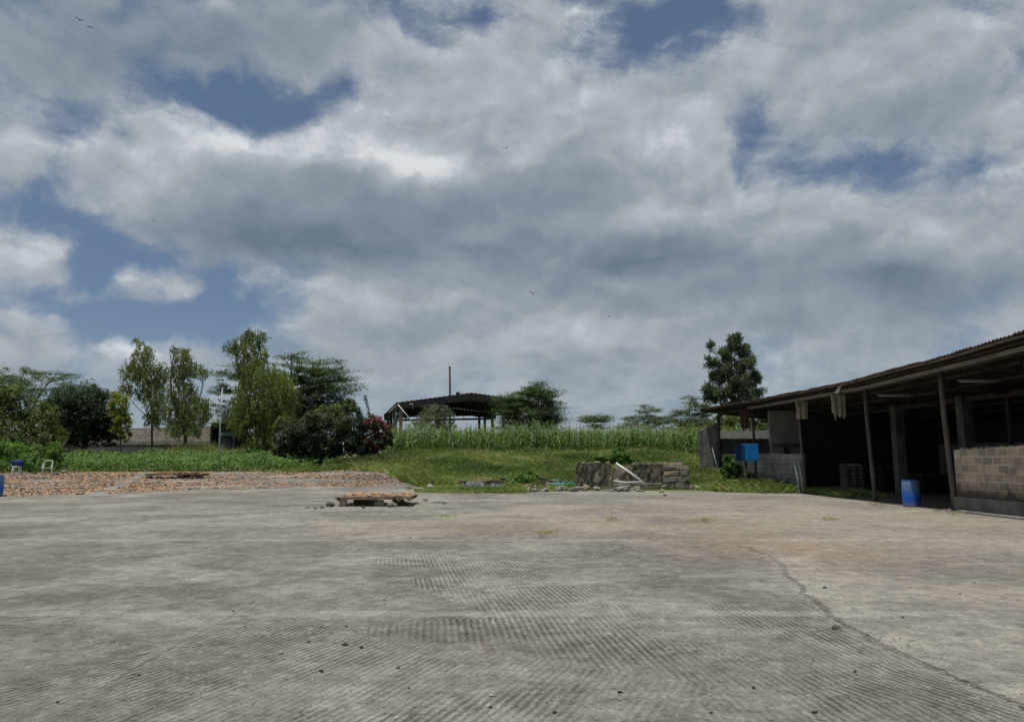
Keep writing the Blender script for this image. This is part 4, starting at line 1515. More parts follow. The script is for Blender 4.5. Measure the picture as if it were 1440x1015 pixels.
# house beyond the maize
c = at(984, 598, 150)
gz = H(c.x, 150)
t = empty('house', (c.x, 150, gz), .3, 'small far house with dark gable roof beside the shed', 'house')
hw = c.z - gz
mb = MB()
mb.box((0, 0, hw / 2), (5.5, 5, hw))
mb.build('wall', M['concrete_light'], t)
mb = MB()
q = [(-3.2, -3, hw), (3.2, -3, hw), (3.2, 3, hw), (-3.2, 3, hw), (-2.2, 0, hw + 1.4), (2.2, 0, hw + 1.4)]
mb.add(q, [(0, 1, 5, 4), (2, 3, 4, 5), (1, 2, 5), (3, 0, 4), (3, 2, 1, 0)])
mb.build('roof', M['iron_dark'], t)

# ------------------------------------------------------------------ ruined wall, stones and rubbish in the middle
pz = ground_at(890, 688)
Yr = pz.y
x_of = lambda px: ray(px, HOR)[0] * Yr
z_of = lambda py: at(720, py, Yr).z
t = empty('ruined_wall', (x_of(811), Yr, 0), 0, 'broken low stone wall with mould stained faces on the yard edge', 'wall')
X0 = x_of(811)
rw = random.Random(8)


def rough_slab(px0, px1, py_top, th, seed, dz=.06, y0=0.0):
    mb = MB(seed)
    xs = np.linspace(x_of(px0) - X0, x_of(px1) - X0, max(5, int((px1 - px0) / 3)))
    zs = [z_of(py_top) + mb.r.uniform(-dz, dz * .5) for _ in xs]
    q, f = [], []
    rowsz = 5
    for k, xx in enumerate(xs):
        for a in range(2):
            for r in range(rowsz + 1):
                zz = -.1 + (zs[k] + .1) * r / rowsz
                jy = mb.r.uniform(-.025, .025)
                q.append((xx + mb.r.uniform(-.02, .02) * (0 if k in (0, len(xs) - 1) else 1), y0 + (-th / 2 if a == 0 else th / 2) + jy, zz))
    S_ = 2 * (rowsz + 1)
    for k in range(len(xs) - 1):
        for r in range(rowsz):
            a = k * S_ + r
            f.append((a, a + S_, a + S_ + 1, a + 1))
            a += rowsz + 1
            f.append((a, a + 1, a + S_ + 1, a + S_))
        a = k * S_ + rowsz
        f.append((a, a + S_, a + S_ + rowsz + 1, a + rowsz + 1))
    for k in (0, len(xs) - 1):
        for r in range(rowsz):
            a = k * S_ + r
            f.append((a, a + 1, a + rowsz + 2, a + rowsz + 1))
    mb.add(q, f)
    return mb


rough_slab(811, 861, 651, .34, 1, .07, .5).build('stained_section', M['plaster_stained'], t)
rough_slab(863, 886, 659, .3, 2, .05, .35).build('stone_section', M['stone_warm'], t)
rough_slab(880, 936, 653.5, .3, 3, .04, .62).build('stained_section', M['plaster_stained'], t)
# pier of coursed stones, each stone set off by its joint
mb = MB(5)
zb = 0.0
hs = [.34, .32, .31, .25]
for r in range(4):
    zc = sum(hs[:r]) + hs[r] / 2
    xa, xb = x_of(934) - X0, x_of(971) - X0
    cut = xa + (xb - xa) * (.5 if r % 2 else .42 + .1 * r)
    for s0, s1 in ((xa, cut), (cut, xb)):
        mp = MB(r * 7 + int(s0 * 9))
        mp.box(((s0 + s1) / 2, .45, zc), (s1 - s0 - .035, .42, hs[r] - .035), 0, .03)
        mp.build('pier_stone', M['stone_warm'] if (r, s0 == xa) in ((2, True), (3, False)) else M['stone'], t, None, .03)
mb.box(((x_of(934) + x_of(971)) / 2 - X0, .46, .6), (x_of(971) - x_of(934) - .08, .34, 1.18))
mb.build('pier_core', M['stone_dark'], t)
mb = MB(7)
for k in range(9):
    px = 896 + k * 8.2
    mb.box((x_of(px) - X0, .62, z_of(653.5) + .06), (.28, .34, .13), 0, .018)
mb.build('coping', M['stone_warm'], t, None, .012)

for k, (px, yo, s_) in enumerate(((822, .5, .2), (842, .52, .26), (856, .5, .22), (868, .35, .24), (905, .62, .16))):
    rock('stone', (x_of(px), Yr + yo, z_of(650.5 if px < 860 else 658 if px < 880 else 650) - .04), s_, 170 + k, M['stone_warm'] if k % 2 else M['stone'], ('grey loose stone on top of the stained wall section, left end', 'tan loose stone on the middle of the stained wall section', 'grey loose stone on the broken end of the stained section', 'tan loose stone in the gap of the ruined wall', 'small grey stone on the coping of the ruined wall')[k], 'stone')
# boards and pipes beside it
def lying(name, p0, p1, w, h, mat, label, cat):
    mb = MB(int(p0[0] * 10))
    mb.beam(p0, p1, w, h, (0, 0, 1), .004)
    o = mb.build(name, mat)
    return setp(o, label, cat)


pA = at(866, 651, Yr - .1)
pB = ground_at(909, 678.5)
pB = Vector((at(906, 678, Yr - .5).x, Yr - .5, .34))
mb = MB()
mb.tube([pA, pA.lerp(pB, .5) + Vector((0, 0, .02)), pB], .055, 12)
setp(mb.build('white_pipe', M['white_pipe']), 'white plastic pipe leaning on the ruined stone wall', 'pipe')
mb = MB()
mb.tube([at(863, 676, Yr - .55), at(880, 678.5, Yr - .6), at(903, 677.5, Yr - .6)], .05, 10)
setp(mb.build('white_pipe', M['tube_pale']), 'white pipe lying flat at the foot of the ruined wall', 'pipe')
for k, (a0, a1, b0, b1, w, mt, lab) in enumerate(((863, 681, 930, 681, .3, 'wood_pale', 'weathered top plank of the pile below the white pipe'), (868, 684, 925, 685, .34, 'wood_pale', 'pale middle plank of the pile below the white pipe'), (864, 687, 918, 688, .36, 'wood_brown', 'brown lowest plank of the pile below the white pipe'), (828, 681, 858, 678, .3, 'wood_brown', 'reddish brown plank before the stained wall section'))):
    zz = .26 - .09 * k if k < 3 else .12
    Yk = Yr - .75 - .08 * k
    lying('plank', Vector((ray(a0, HOR)[0] * Yk, Yk, zz)), Vector((ray(b0, HOR)[0] * Yk, Yk + .12, zz + (.05 if k == 0 else 0))), w, .07, M[mt], lab, 'plank')
rnd = random.Random(21)
for k in range(46):
    px = rnd.uniform(738, 942)
    if k < 16:
        px = rnd.uniform(738, 800)
    py = 690.5 + rnd.uniform(-3.5, 1.5) - (2 if k % 3 == 0 else 0)
    p = ground_at(px, py)
    rock('stone', (p.x, p.y, p.z + .01), rnd.uniform(.2, .5), 80 + k, M['stone_warm'] if k % 3 == 0 else M['stone'], 'rough brown stone in the rubble row below the ruined wall', 'stone', 'stones of the rubble row along the yard edge')
for k, (px, py, s, mt, lab) in enumerate(((930, 692.5, .38, 'stone_warm', 'rounded pale stone alone before the stone pier'), (935, 697.5, .13, 'stone_dark', 'little dark stone in front of rounded pale stone'), (977, 688, .42, 'stone_warm', 'pale flat stone right of the stone pier'), (768, 683, .3, 'stone_warm', 'cream stone on top of the rubble row'), (842, 680, .26, 'stone_warm', 'pinkish stone on the reddish plank'),
                                            (605, 689, .42, 'stone', 'brown grey stone at the left tip of weed patch'), (628, 684.5, .34, 'stone_warm', 'light stone among the dry weeds'), (593, 683, .3, 'stone', 'grey stone behind the left tip of weed patch'))):
    p = ground_at(px, py)
    rock('stone', (p.x, p.y, p.z + .01), s, 140 + k, M[mt], lab, 'stone', None, .25)
mb = MB(2)
p = ground_at(607, 680)
mb.box((p.x, p.y, p.z + .22), (.62, .25, .14), .1, .015)
setp(mb.build('slab', M['concrete_light'], None, None, .02), 'white concrete slab piece lying in the weeds', 'slab')
# row of old foundation stones along the grass bank
t = ground_at(650, 681)
fr = empty('foundation_wall', (t.x, t.y, t.z), 0, 'low row of dark foundation stones along the grass bank', 'wall')
xq = ray(646, HOR)[0] * 40.6
while xq < ray(812, HOR)[0] * 40.2:
    wq_ = rnd.uniform(.4, .85)
    hgt = rnd.uniform(.2, .3)
    Yf = 40.4 + rnd.uniform(-.05, .05)
    if rnd.random() < .93:
        mb = MB(int(xq * 50))
        mb.box((xq + wq_ / 2 - t.x, Yf - t.y, H(xq, Yf) - t.z + hgt / 2 + .12), (wq_ - .02, .34, hgt), rnd.uniform(-.05, .05), .035)
        if rnd.random() < .3:
            mb.box((xq + wq_ * .4 - t.x, Yf - t.y + .06, H(xq, Yf) - t.z + hgt + .2), (wq_ * .7, .28, .17), rnd.uniform(-.1, .1), .03)
        mb.build('stone', M['stone_dark'], fr, None, .03)
    xq += wq_


def crumpled(name, c, lx, ly, hz, mat, label, cat, seed):
    nx_, ny_ = 34, 16
    q, f = [], []
    o = Vector((seed * 5.1, 3.3, 1.7))
    for j in range(ny_):
        for i_ in range(nx_):
            u, v_ = i_ / (nx_ - 1) * 2 - 1, j / (ny_ - 1) * 2 - 1
            rr = 1 + .22 * mnoise.noise(Vector((u * 2, v_ * 2, 0)) + o)
            x_, y_ = u * lx / 2 * rr, v_ * ly / 2 * rr
            e = max(0, 1 - u ** 4) * max(0, 1 - v_ ** 4)
            z_ = hz * e * (.35 + .65 * abs(mnoise.noise(Vector((x_ * 1.6, y_ * 1.6, 0)) + o)) * 1.8 + .3 * mnoise.noise(Vector((x_ * 5, y_ * 5, 0)) + o))
            q.append((x_, y_, max(0.01, z_) + .01))
    for j in range(ny_ - 1):
        for i_ in range(nx_ - 1):
            a = j * nx_ + i_
            f.append((a, a + 1, a + nx_ + 1, a + nx_))
    mb = MB()
    mb.add(q, f, True)
    ob = mb.build(name, mat, None, c)
    sd = ob.modifiers.new('thickness', 'SOLIDIFY')
    sd.thickness = .006
    return setp(ob, label, cat)


p = ground_at(668, 688.5)
crumpled('tarpaulin', (p.x, p.y + .2, p.z + .02), 1.3, .9, .42, M['tarp'], 'crumpled grey tarpaulin in the weeds, left heap', 'tarpaulin', 1)
p = ground_at(697, 689)
crumpled('tarpaulin', (p.x, p.y + .2, p.z + .02), 1.1, .8, .34, M['tarp'], 'crumpled grey tarpaulin in the weeds, right heap', 'tarpaulin', 2)
p = ground_at(794, 686)
crumpled('shade_net', (p.x, p.y + .5, p.z + .1), 1.9, 1.1, .42, M['net'], 'turquoise shade net heaped behind the rubble row', 'net', 3)

# ------------------------------------------------------------------ the long open shed on the right
shed = empty('open_shed', S_O, S_A, 'long open fronted shed of block walls under a rusty iron roof', 'shed')
EV = np.array([-18, -9.8, -6.8, .2, 10.2, 20.2])
EZ = np.array([4.86, 4.68, 4.55, 4.40, 4.53, 4.72])
BZ = np.array([4.70, 4.56, 4.44, 4.29, 4.35, 4.50])          # top of the front beam
V0, V1 = -16.0, 19.6


def edge_z(v):
    return float(np.interp(v, EV, EZ)) + .01 * math.sin(v * 1.3) + .006 * math.sin(v * 5.1 + 1)


def beam_z(v):
    return float(np.interp(v, EV, BZ))


# corrugated roof, overlapping sheets
per = .15
nv = int((V1 - V0) / per * 8)
us = [-.9, -.45, 0, 1.5, 3, 5, 7, 9.4]
q, f = [], []
rs = random.Random(4)
sheet_off = {}
for k in range(nv + 1):
    v = V0 + (V1 - V0) * k / nv
    sh = int((v - V0) / .82)
    if sh not in sheet_off:
        sheet_off[sh] = (rs.uniform(-.05, .03), rs.uniform(-.008, .008))
    du, dz = sheet_off[sh]
    w = .03 * math.sin(2 * math.pi * v / per)
    for a, u in enumerate(us):
        uu = u + (du if a == 0 else 0)
        if u <= 0:
            z = edge_z(v) + (beam_z(v) + .1 - edge_z(v)) * (u + .9) / .9
        else:
            z = beam_z(v) + .1 - .1 * u
        z += w + (dz if a == 0 else 0)
        q.append((uu, v, z))
nu = len(us)
top = len(q)
q += [(a, b2, c - .006) for a, b2, c in q]
for k in range(nv):
    for a in range(nu - 1):
        i0 = k * nu + a
        f.append((i0, i0 + nu, i0 + nu + 1, i0 + 1))
        f.append((top + i0, top + i0 + 1, top + i0 + nu + 1, top + i0 + nu))
    i0 = k * nu
    f.append((i0, top + i0, top + i0 + nu, i0 + nu))
    i0 = k * nu + nu - 1
    f.append((i0, i0 + nu, top + i0 + nu, top + i0))
mesh_np('roof', np.array(q), np.array(f), M['rust'], shed)
vs = np.arange(V0 + .1, V1 - .05, 1.15)
for (uu, dz, w, h, mt, jt) in ((-.8, -.056, .06, .05, 'wood_brown', .012), (-.35, -.085, .06, .06, 'wood_dark', .02), (1.2, -.09, .06, .1, 'wood_dark', .01), (2.6, -.09, .06, .1, 'wood_dark', .01), (4.2, -.09, .06, .1, 'wood_dark', .01), (5.8, -.09, .06, .1, 'wood_dark', .01), (7.4, -.09, .06, .1, 'wood_dark', .01)):
    mb = MB(int(uu * 10) + 30)
    pts = []
    for v in vs:
        z = edge_z(v) + (beam_z(v) + .1 - edge_z(v)) * (uu + .9) / .9 if uu <= 0 else beam_z(v) + .1 - .1 * uu
        pts.append((uu, v, z + dz))
    mb.poly_beam(pts, w, h, jt * .4)
    mb.build('purlin', M[mt], shed)
mb = MB(12)
mb.poly_beam([(-.09, v, beam_z(v) - .065) for v in vs if v < 13.2], .03, .13, .012)
mb.build('fascia_board', M['wood_pale'], shed)
mb = MB(13)
mb.poly_beam([(.03, v, beam_z(v) - .09) for v in vs], .1, .16, .004)
mb.build('front_beam', M['wood_dark'], shed)
# far end bargeboard
mb = MB(14)
mb.beam((-.86, V1 - .02, edge_z(V1) - .09), (9.3, V1 - .02, beam_z(V1) - 1.0), .04, .16)
mb.build('bargeboard', M['wood_dark'], shed)
# posts (leaning a little) and rafters
posts = [(-11.2, .085, 'wood_post'), (-4.98, .085, 'wood_post'), (-.2, .075, 'wood_post'), (6.0, .06, 'wood_post'), (12.3, .07, 'wood_dark'), (18.6, .085, 'wood_dark')]
for k, (v, r, mt) in enumerate(posts):
    b0 = S(0, v)
    zb = H(b0.x, b0.y) - .15
    mb = MB(k)
    zt = beam_z(v) - .16
    lean = -.12 if k < 4 else -.05
    mb.tube([(.03, v - .05, zb), (.03 + lean * .3, v, zb + (zt - zb) * .35), (.03 + lean * .75, v + .03, zb + (zt - zb) * .7), (.03 + lean, v + .02, zt)], [r * 1.12, r, r * .95, r * .88], 9)
    mb.build('post', M[mt], shed)
for k in range(9):
    v = -14.5 + 4.1 * k
    mb = MB(k)
    mb.beam((.1, v, beam_z(v) - .14), (9.2, v, beam_z(v) - 1.02), .07, .1)
    mb.build('rafter', M['wood_dark'], shed)
# floor
mb = MB(1)
mb.box((4.6, -3, -.02), (9.5, 28, .12))
mb.build('floor', M['earth_floor'], shed)
mb = MB(1)
mb.box((-.14, -11.6, .03), (.2, 12.0, .1), 0, .008)
mb.build('kerb', M['concrete_light'], shed, None, .015)


def wall_poly(name, pts, u0, u1, mat, parent=shed):
    """pts: (v, zb, zt) along the shed; wall between u0 and u1"""
    mb = MB()
    q = []
    for v, zb, zt in pts:
        q += [(u0, v, zb), (u0, v, zt), (u1, v, zb), (u1, v, zt)]
    f = [(0, 1, 3, 2), tuple(4 * (len(pts) - 1) + k for k in (0, 2, 3, 1))]
    for k in range(len(pts) - 1):
        a, b2 = 4 * k, 4 * k + 4
        f += [(a, b2, b2 + 1, a + 1), (a + 2, a + 3, b2 + 3, b2 + 2), (a + 1, b2 + 1, b2 + 3, a + 3), (a, a + 2, b2 + 2, b2)]
    mb.add(q, f)
    return mb.build(name, mat, parent)


# near low wall: tan blocks with a rough top over a concrete plinth
rs = random.Random(6)
pts = []
v = -16.0
while v < -5.2:
    pts.append((v, (.46), 1.84 + .022 * (-5.3 - v) + rs.uniform(-.015, .02)))
    v += .21
pts.append((-5.2, .46, 1.83))
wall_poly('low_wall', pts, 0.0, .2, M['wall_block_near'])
wall_poly('plinth', [(-16.0, -.1, .455), (-5.1, -.1, .458)], -.05, .24, M['concrete_dark'])
# ragged mortar along the top
mb = MB(9)
v = -15.9
while v < -5.3:
    mb.box((.1, v, 1.85 + .022 * (-5.3 - v) + .01), (.2 + rs.uniform(-.04, .02), rs.uniform(.08, .22), rs.uniform(.02, .07)), 0, .012)
    v += rs.uniform(.18, .4)
mb.build('wall_mortar', M['concrete_light'], shed, None, .008)
# far low wall
g0 = lambda v: H(S(0, v).x - .4, S(0, v).y)
pts = [(v, -.2, 1.8 + (.05 if v > 9 else 0) + rs.uniform(-.01, .01)) for v in np.arange(6.25, 18.6, .6)]
wall_poly('low_wall', pts, .02, .2, M['wall_block_grey'])
wall_poly('plinth', [(6.22, -.2, .62), (18.4, -.2, 1.0)], -.03, .23, M['concrete_dark'])
# partition across the shed, with a niche
vP = 10.6
zt = beam_z(vP) - .1
mb = MB()
mb.box((.55, vP, 1.05), (.62, .2, 2.3))
mb.box((1.55, vP, 1.05), (.45, .2, 2.3))
mb.box((1.09, vP + .16, 1.05), (.46, .1, 2.3))
mb.box((.98, vP + .012, 3.12), (1.54, .18, 1.82))
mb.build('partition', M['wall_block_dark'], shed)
mb = MB()
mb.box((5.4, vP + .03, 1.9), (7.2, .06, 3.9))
mb.build('partition_shade', M['iron_dark'], shed)  # inner stretch of the partition, its deep shade put in as a dark sheet
mb = MB()
mb.box((.98, vP - .13, 2.28), (1.5, .06, .14))
mb.build('lintel', M['concrete_dark'], shed, None, .01)
mb = MB()
mb.tube([(1.0, vP - .02, 1.75), (1.0, vP - .03, 2.0), (1.02, vP, 2.1)], [.16, .13, .05], 12)
o = mb.build('pot', M['iron_dark'])
o.location = S_O
o.rotation_euler = (0, 0, S_A)
setp(o, 'dark pot standing in the niche of the shed partition', 'pot')
# far end wall: low, and a taller wing wall stepping out to the left
mb = MB()
mb.box((4.5, 19.2, 1.35), (9.0, .2, 2.95))
mb.build('end_wall', M['concrete_dark'], shed)
mb = MB()
wl = [(-1.15, .3, 3.3), (.05, .3, 3.8)]
q = []
for (u, zb, zz) in wl:
    for vv in (19.0, 19.24):
        q += [(u, vv, zb), (u, vv, zz)]
mb.add(q, [(0, 1, 3, 2), (4, 6, 7, 5), (0, 4, 5, 1), (2, 3, 7, 6), (1, 5, 7, 3), (0, 2, 6, 4)])
mb.build('wing_wall', M['concrete_mid'], shed)
mb = MB()
mb.box((-.22, 18.9, 2.72), (.62, .1, .16))
mb.box((-.24, 18.93, 2.2), (.22, .12, .9))
mb.build('wing_trim', M['concrete_light'], shed)
# back wall: blocks below, dark iron above
wall_poly('back_wall', [(-16, -.1, 3.1), (-2.0, -.1, 3.1)], 9.0, 9.2, M['stone_warm'])
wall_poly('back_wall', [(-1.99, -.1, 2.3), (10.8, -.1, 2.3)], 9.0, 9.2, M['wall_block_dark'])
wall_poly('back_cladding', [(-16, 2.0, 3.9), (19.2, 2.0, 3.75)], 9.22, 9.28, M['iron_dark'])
mb = MB()
mb.box((4.6, -15.9, 1.8), (9.0, .2, 3.8))
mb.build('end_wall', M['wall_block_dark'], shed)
for (u, v, w) in ((4.0, 5.2, .42), (4.0, .4, .42), (4.0, -5.0, .42), (4.0, -10.5, .42)):
    mb = MB()
    mb.box((u, v, 1.95), (w, w, 4.0), 0, .01)
    mb.build('pillar', M['concrete_dark'], shed, None, .015)
mb = MB()
mb.tube([(4, -2.0, 0), (4.03, -2.0, 3.9)], .08, 8)
mb.build('pillar', M['wood_dark'], shed)
mb = MB()
mb.beam((4.0, -15.5, 3.85), (4.0, 10.4, 3.8), .14, .2)
mb.build('beam', M['wood_dark'], shed)


def S_obj(o):
    o.location = S_O
    o.rotation_euler = (0, 0, S_A)
    return o


def hanging(name, u, v, z0, z1, w, mat, label, seed, ragged=.1, along=True):
    """cloth hung from z0 to z1"""
    nx_, nz = 14, 14
    q, f = [], []
    r = random.Random(seed)
    rag = [r.uniform(0, ragged) for _ in range(nx_)]
    for i_ in range(nx_):
        for j in range(nz):
            s_ = (i_ / (nx_ - 1) - .5) * w * (1 - .12 * (j / nz) * math.sin(seed))
            d = .035 * math.sin(i_ * 1.1 + seed) * (.3 + j / nz) + .012 * math.sin(i_ * 3.1 + j * .7)
            z = z0 + (z1 + rag[i_] - z0) * j / (nz - 1)
            q.append((u + d, v + s_, z) if along else (u + s_, v + d, z))
    for i_ in range(nx_ - 1):
        for j in range(nz - 1):
            a = i_ * nz + j
            f.append((a, a + 1, a + nz + 1, a + nz))
    mb = MB()
    mb.add(q, f, True)
    o = S_obj(mb.build(name, mat))
    sd = o.modifiers.new('thickness', 'SOLIDIFY')
    sd.thickness = .01
    return setp(o, label, 'cloth')


hanging('hanging_sack', -.14, 5.5, beam_z(5.5) - .15, beam_z(5.5) - 1.0, .55, M['sack'], 'straight beige sack hanging from the shed beam', 1, .04, False)
hanging('hanging_sack', -.14, 1.9, beam_z(2) - .13, beam_z(2) - 1.22, .58, M['sack'], 'torn ragged beige sack hanging from the shed beam', 2, .34, False)
hanging('hanging_cloth', -.16, 13.2, beam_z(13) - .1, beam_z(13) - 1.2, .5, M['brown_cloth'], 'dark brown sacking hanging under the far shed eave', 3, .05, False)
hanging('hanging_cloth', .9, -7.9, beam_z(-8) - .25, beam_z(-8) - .95, .75, M['brown_cloth'], 'ragged brown sacking hanging inside the near shed bay', 5, .3, False)
mb = MB(3)
v = .6
mb.box((-.7, v, edge_z(v) - .16), (.03, .2, .38), 0, .008, 0, .5)
setp(S_obj(mb.build('white_board', M['white_plastic'])), 'small white board strip tied under the shed roof edge', 'board')
# pale frame on the roof
mb = MB(3)
zf_ = beam_z(-1.2) + .05
for a, b2 in (((.6, -1.6, zf_), (.6, -1.6, zf_ + .36)), ((.6, -1.0, zf_), (.6, -1.0, zf_ + .4)), ((.6, -1.62, zf_ + .36), (.6, -.98, zf_ + .4))):
    mb.beam(a, b2, .025, .025, (1, 0, 0))
setp(S_obj(mb.build('roof_frame', M['white_plastic'])), 'thin pale frame sticking up above the shed roof', 'frame')
for (v, z, lab) in ((-.2, 3.95, 'unlit strip light behind the middle shed post'), (-5.1, 3.98, 'unlit strip light over the blue drum bay edge by low wall'), (-8.0, 4.08, 'unlit strip light nearest the right edge of the shed')):
    t = empty('strip_light', S(1.0, v, z), S_A, lab, 'strip light')
    mb = MB()
    mb.box((0, 0, 0), (1.25, .07, .05))
    mb.build('housing', M['tube_white'], t, None, .008)
    mb = MB()
    mb.tube([(-.6, 0, -.045), (.6, 0, -.045)], .016, 8)
    tb_ = mb.build('tube', M['white_plastic'], t)
    for sx in (-.6, .6):
        mb = MB()
        mb.tube([(sx - .02, 0, -.045), (sx + .02, 0, -.045)], .022, 8)
        mb.build('end_cap', M['iron_grey'], tb_)
    for sx in (-.5, .5):
        mb = MB()
        mb.tube([(sx, 0, .02), (sx, 0, beam_z(v) + .05 - .1 * (1 + sx) - z)], .008, 5)
        mb.build('cord', M['iron_dark'], t)

# pipes at the far low wall's near end
for (du, r, z1, lab) in ((-.06, .06, 1.5, 'white pipe standing at the near end of the far low wall'), (-.24, .05, 1.45, 'grey pipe leaning at the near end of the far low wall')):
    mb = MB()
    mb.tube([(du, 6.0, -.05), (du - .03, 6.05, z1 * .5), (du - .09, 6.1, z1)], r, 10)
    setp(S_obj(mb.build('standpipe', M['galv'])), lab, 'pipe')
mb = MB()
gz = H(S(-.2, 18.4).x, S(-.2, 18.4).y)
mb.tube([(-.12, 18.2, gz), (-.3, 18.5, gz + .9), (-.42, 18.7, gz + 1.75)], .06, 10)
setp(S_obj(mb.build('standpipe', M['galv'])), 'pale pipe leaning on the wing wall at the far corner', 'pipe')

# blue box on a stand
bp = S(-.95, 10.4)
gz = H(bp.x, bp.y)
t = empty('blue_cabinet', (bp.x, bp.y, gz), S_A, 'bright blue steel cabinet on dark legs before the far low wall', 'cabinet')
zb, zt2 = 1.46 - gz, 2.32 - gz
mb = MB()
mb.box((.06, 0, (zb + zt2) / 2), (.68, .5, zt2 - zb))
mb.build('body', M['blue_paint'], t, None, .02)
mb = MB()
mb.box((-.3, .02, (zb + zt2) / 2), (.035, .48, zt2 - zb - .05))
mb.build('side_panel', M['navy_paint'], t, None, .006)
mb = MB()
mb.box((-.46, .3, (zb + zt2) / 2 - .01), (.3, .03, zt2 - zb - .06), .25)
dr_ = mb.build('door', M['navy_paint'], t, None, .006)
mb = MB()
mb.box((-.56, .3, (zb + zt2) / 2), (.03, .06, .14), .25)
mb.build('handle', M['galv'], dr_, None, .006)
for sx in (-.2, .3):
    mb = MB()
    mb.tube([(sx, 0, -.1), (sx, 0, zb)], .06, 7)
    mb.build('leg', M['wood_dark'], t)

# stacks stored in the shed
for (u, v, n, L1, W1, label) in ((3.4, 8.6, 9, .9, .6, 'pale stack of boards near the shed partition'), (5.2, 8.3, 8, 1.6, 1.0, 'dark stack of pallets right of the pale board stack'), (5.6, 5.9, 6, 1.3, 1.1, 'low dark stack of pallets beside the inner pillar')):
    t = empty('board_stack', S(u, v, .04), S_A + .05, label, 'stack')
    r = random.Random(n)
    for k in range(n):
        mb = MB(k)
        mb.box((r.uniform(-.04, .04), r.uniform(-.04, .04), .06 + k * .14), (L1, W1, .045), r.uniform(-.03, .03), .004)
        for s_ in (-.42, 0, .42):
            mb.box((s_ * L1, 0, .125 + k * .14), (.08, W1 * .95, .07), 0, .004)
        mb.build('board_layer', M['wood_pale'] if n == 9 else M['wood_dark'], t)
mb = MB(5)
mb.box((2.2, 7.9, .12), (3.0, .35, .14), .05, .01)
setp(S_obj(mb.build('timber', M['wood_brown'], None, None, .01)), 'long timber lying on the shed floor before the stacks', 'timber')
mb = MB(6)
mb.box((1.9, 8.9, .16), (2.4, .3, .18), -.04, .01)
setp(S_obj(mb.build('timber', M['wood_brown'], None, None, .01)), 'thicker timber lying behind the long timber in the shed', 'timber')
rock('stone', S(2.6, 3.4, .04), .14, 3, M['concrete_light'], 'small white stone on the shed floor behind the middle post', 'stone')
# rubble at the foot of the near wall
rr = random.Random(2)
for k in range(14):
    p = S(rr.uniform(-.55, -.1), rr.uniform(-6.4, -4.6))
    rock('stone', (p.x, p.y, .012), rr.uniform(.06, .16), 200 + k, M['stone'], 'small earthy stone at the corner of the near low wall', 'stone', 'small stones at the corner of the near low wall')

# pale wall seen through the far bay
a0, a1 = at(1008, 606, 57), at(1100, 604, 57)
wall_run('garden_wall', [(a0.x, 57, 1, a0.z), (a1.x + 4, 57, 1, a1.z)], .2, M['concrete_light'], 'pale sunlit wall seen through the far bay of the shed')

# ------------------------------------------------------------------ birds
def bird(px, py, Y, rz, flap, label, span=.62):
    c = at(px, py, Y)
    t = empty('bird', c, rz, label, 'bird', None)
    mb = MB()
    mb.tube([(0, -.17, 0), (0, -.12, .015), (0, -.03, .02), (0, .08, .015), (0, .16, .005), (0, .25, 0)], [.012, .035, .05, .045, .025, .012], 8)
    sp = span
    for sx in (-1, 1):
        q = [(sx * .03, -.07, .02), (sx * .03, .07, .02), (sx * sp * .5, .06, .02 + flap * .5), (sx * sp * .5, -.1, .02 + flap * .5), (sx * sp, .1, .02 + flap * .8)]
        o = len(q)
        q += [(a, b2, c2 - .012) for a, b2, c2 in q]
        f = [(0, 1, 2, 3), (3, 2, 4), (8, 7, 6, 5), (9, 7, 8), (0, 3, 8, 5), (1, 6, 7, 2), (3, 4, 9, 8), (2, 7, 9, 4), (0, 5, 6, 1)]
        mb.add(q, f)
    mb.add([(-.05, .3, 0), (.05, .3, 0), (.015, .18, .01), (-.015, .18, .01), (-.05, .3, -.01), (.05, .3, -.01), (.015, .18, -.005), (-.015, .18, -.005)], [(0, 1, 2, 3), (7, 6, 5, 4), (0, 4, 5, 1), (1, 5, 6, 2), (3, 7, 4, 0)])
    mb.build('body', M['bird'], t)


bird(112, 28, 90, .8, .15, 'larger dark bird of the two high in the top left sky')
bird(127, 38, 110, .4, -.2, 'smaller dark bird of the two high in the top left sky')
bird(711, 209, 110, -.5, .3, 'dark bird in front of the bright cloud at upper middle')
bird(750, 413, 80, .3, .35, 'dark bird with raised wings above the round acacia')
bird(857, 445, 130, 1.2, .1, 'faint bird flying low over the maize field')
bird(215, 311, 150, .2, .2, 'tiny bird below the grey cloud over the left trees')

# ------------------------------------------------------------------ light and sky
sd = Vector((-.17, -.12, 1)).normalized()          # towards the sun
sun = bpy.data.lights.new('sun', 'SUN')
sun.energy = 3.4
sun.angle = R(.53)
sun.color = (1, .955, .88)
so = bpy.data.objects.new('sun', sun)
so.rotation_euler = sd.to_track_quat('Z', 'Y').to_euler()
so.location = (0, 0, 60)
link(so)

world = bpy.data.worlds.new('World')
scene.world = world
world.use_nodes = True
nt = world.node_tree
for n_ in list(nt.nodes):
    nt.nodes.remove(n_)
b = NB(nt)
out = b.n('ShaderNodeOutputWorld')
bg = b.n('ShaderNodeBackground')
STR = .1
bg.inputs['Strength'].default_value = STR
b.l(bg.outputs[0], out.inputs[0])
sky = b.n('ShaderNodeTexSky')
sky.sky_type = 'NISHITA'
sky.sun_disc = False
sky.sun_elevation = math.asin(sd.z)
sky.sun_rotation = math.atan2(sd.x, sd.y)
sky.altitude = 1600
sky.air_density = 1.0
sky.dust_density = 1.2
sky.ozone_density = 1.2
d0 = b.vm('NORMALIZE', b.n('ShaderNodeTexCoord').outputs['Generated'])


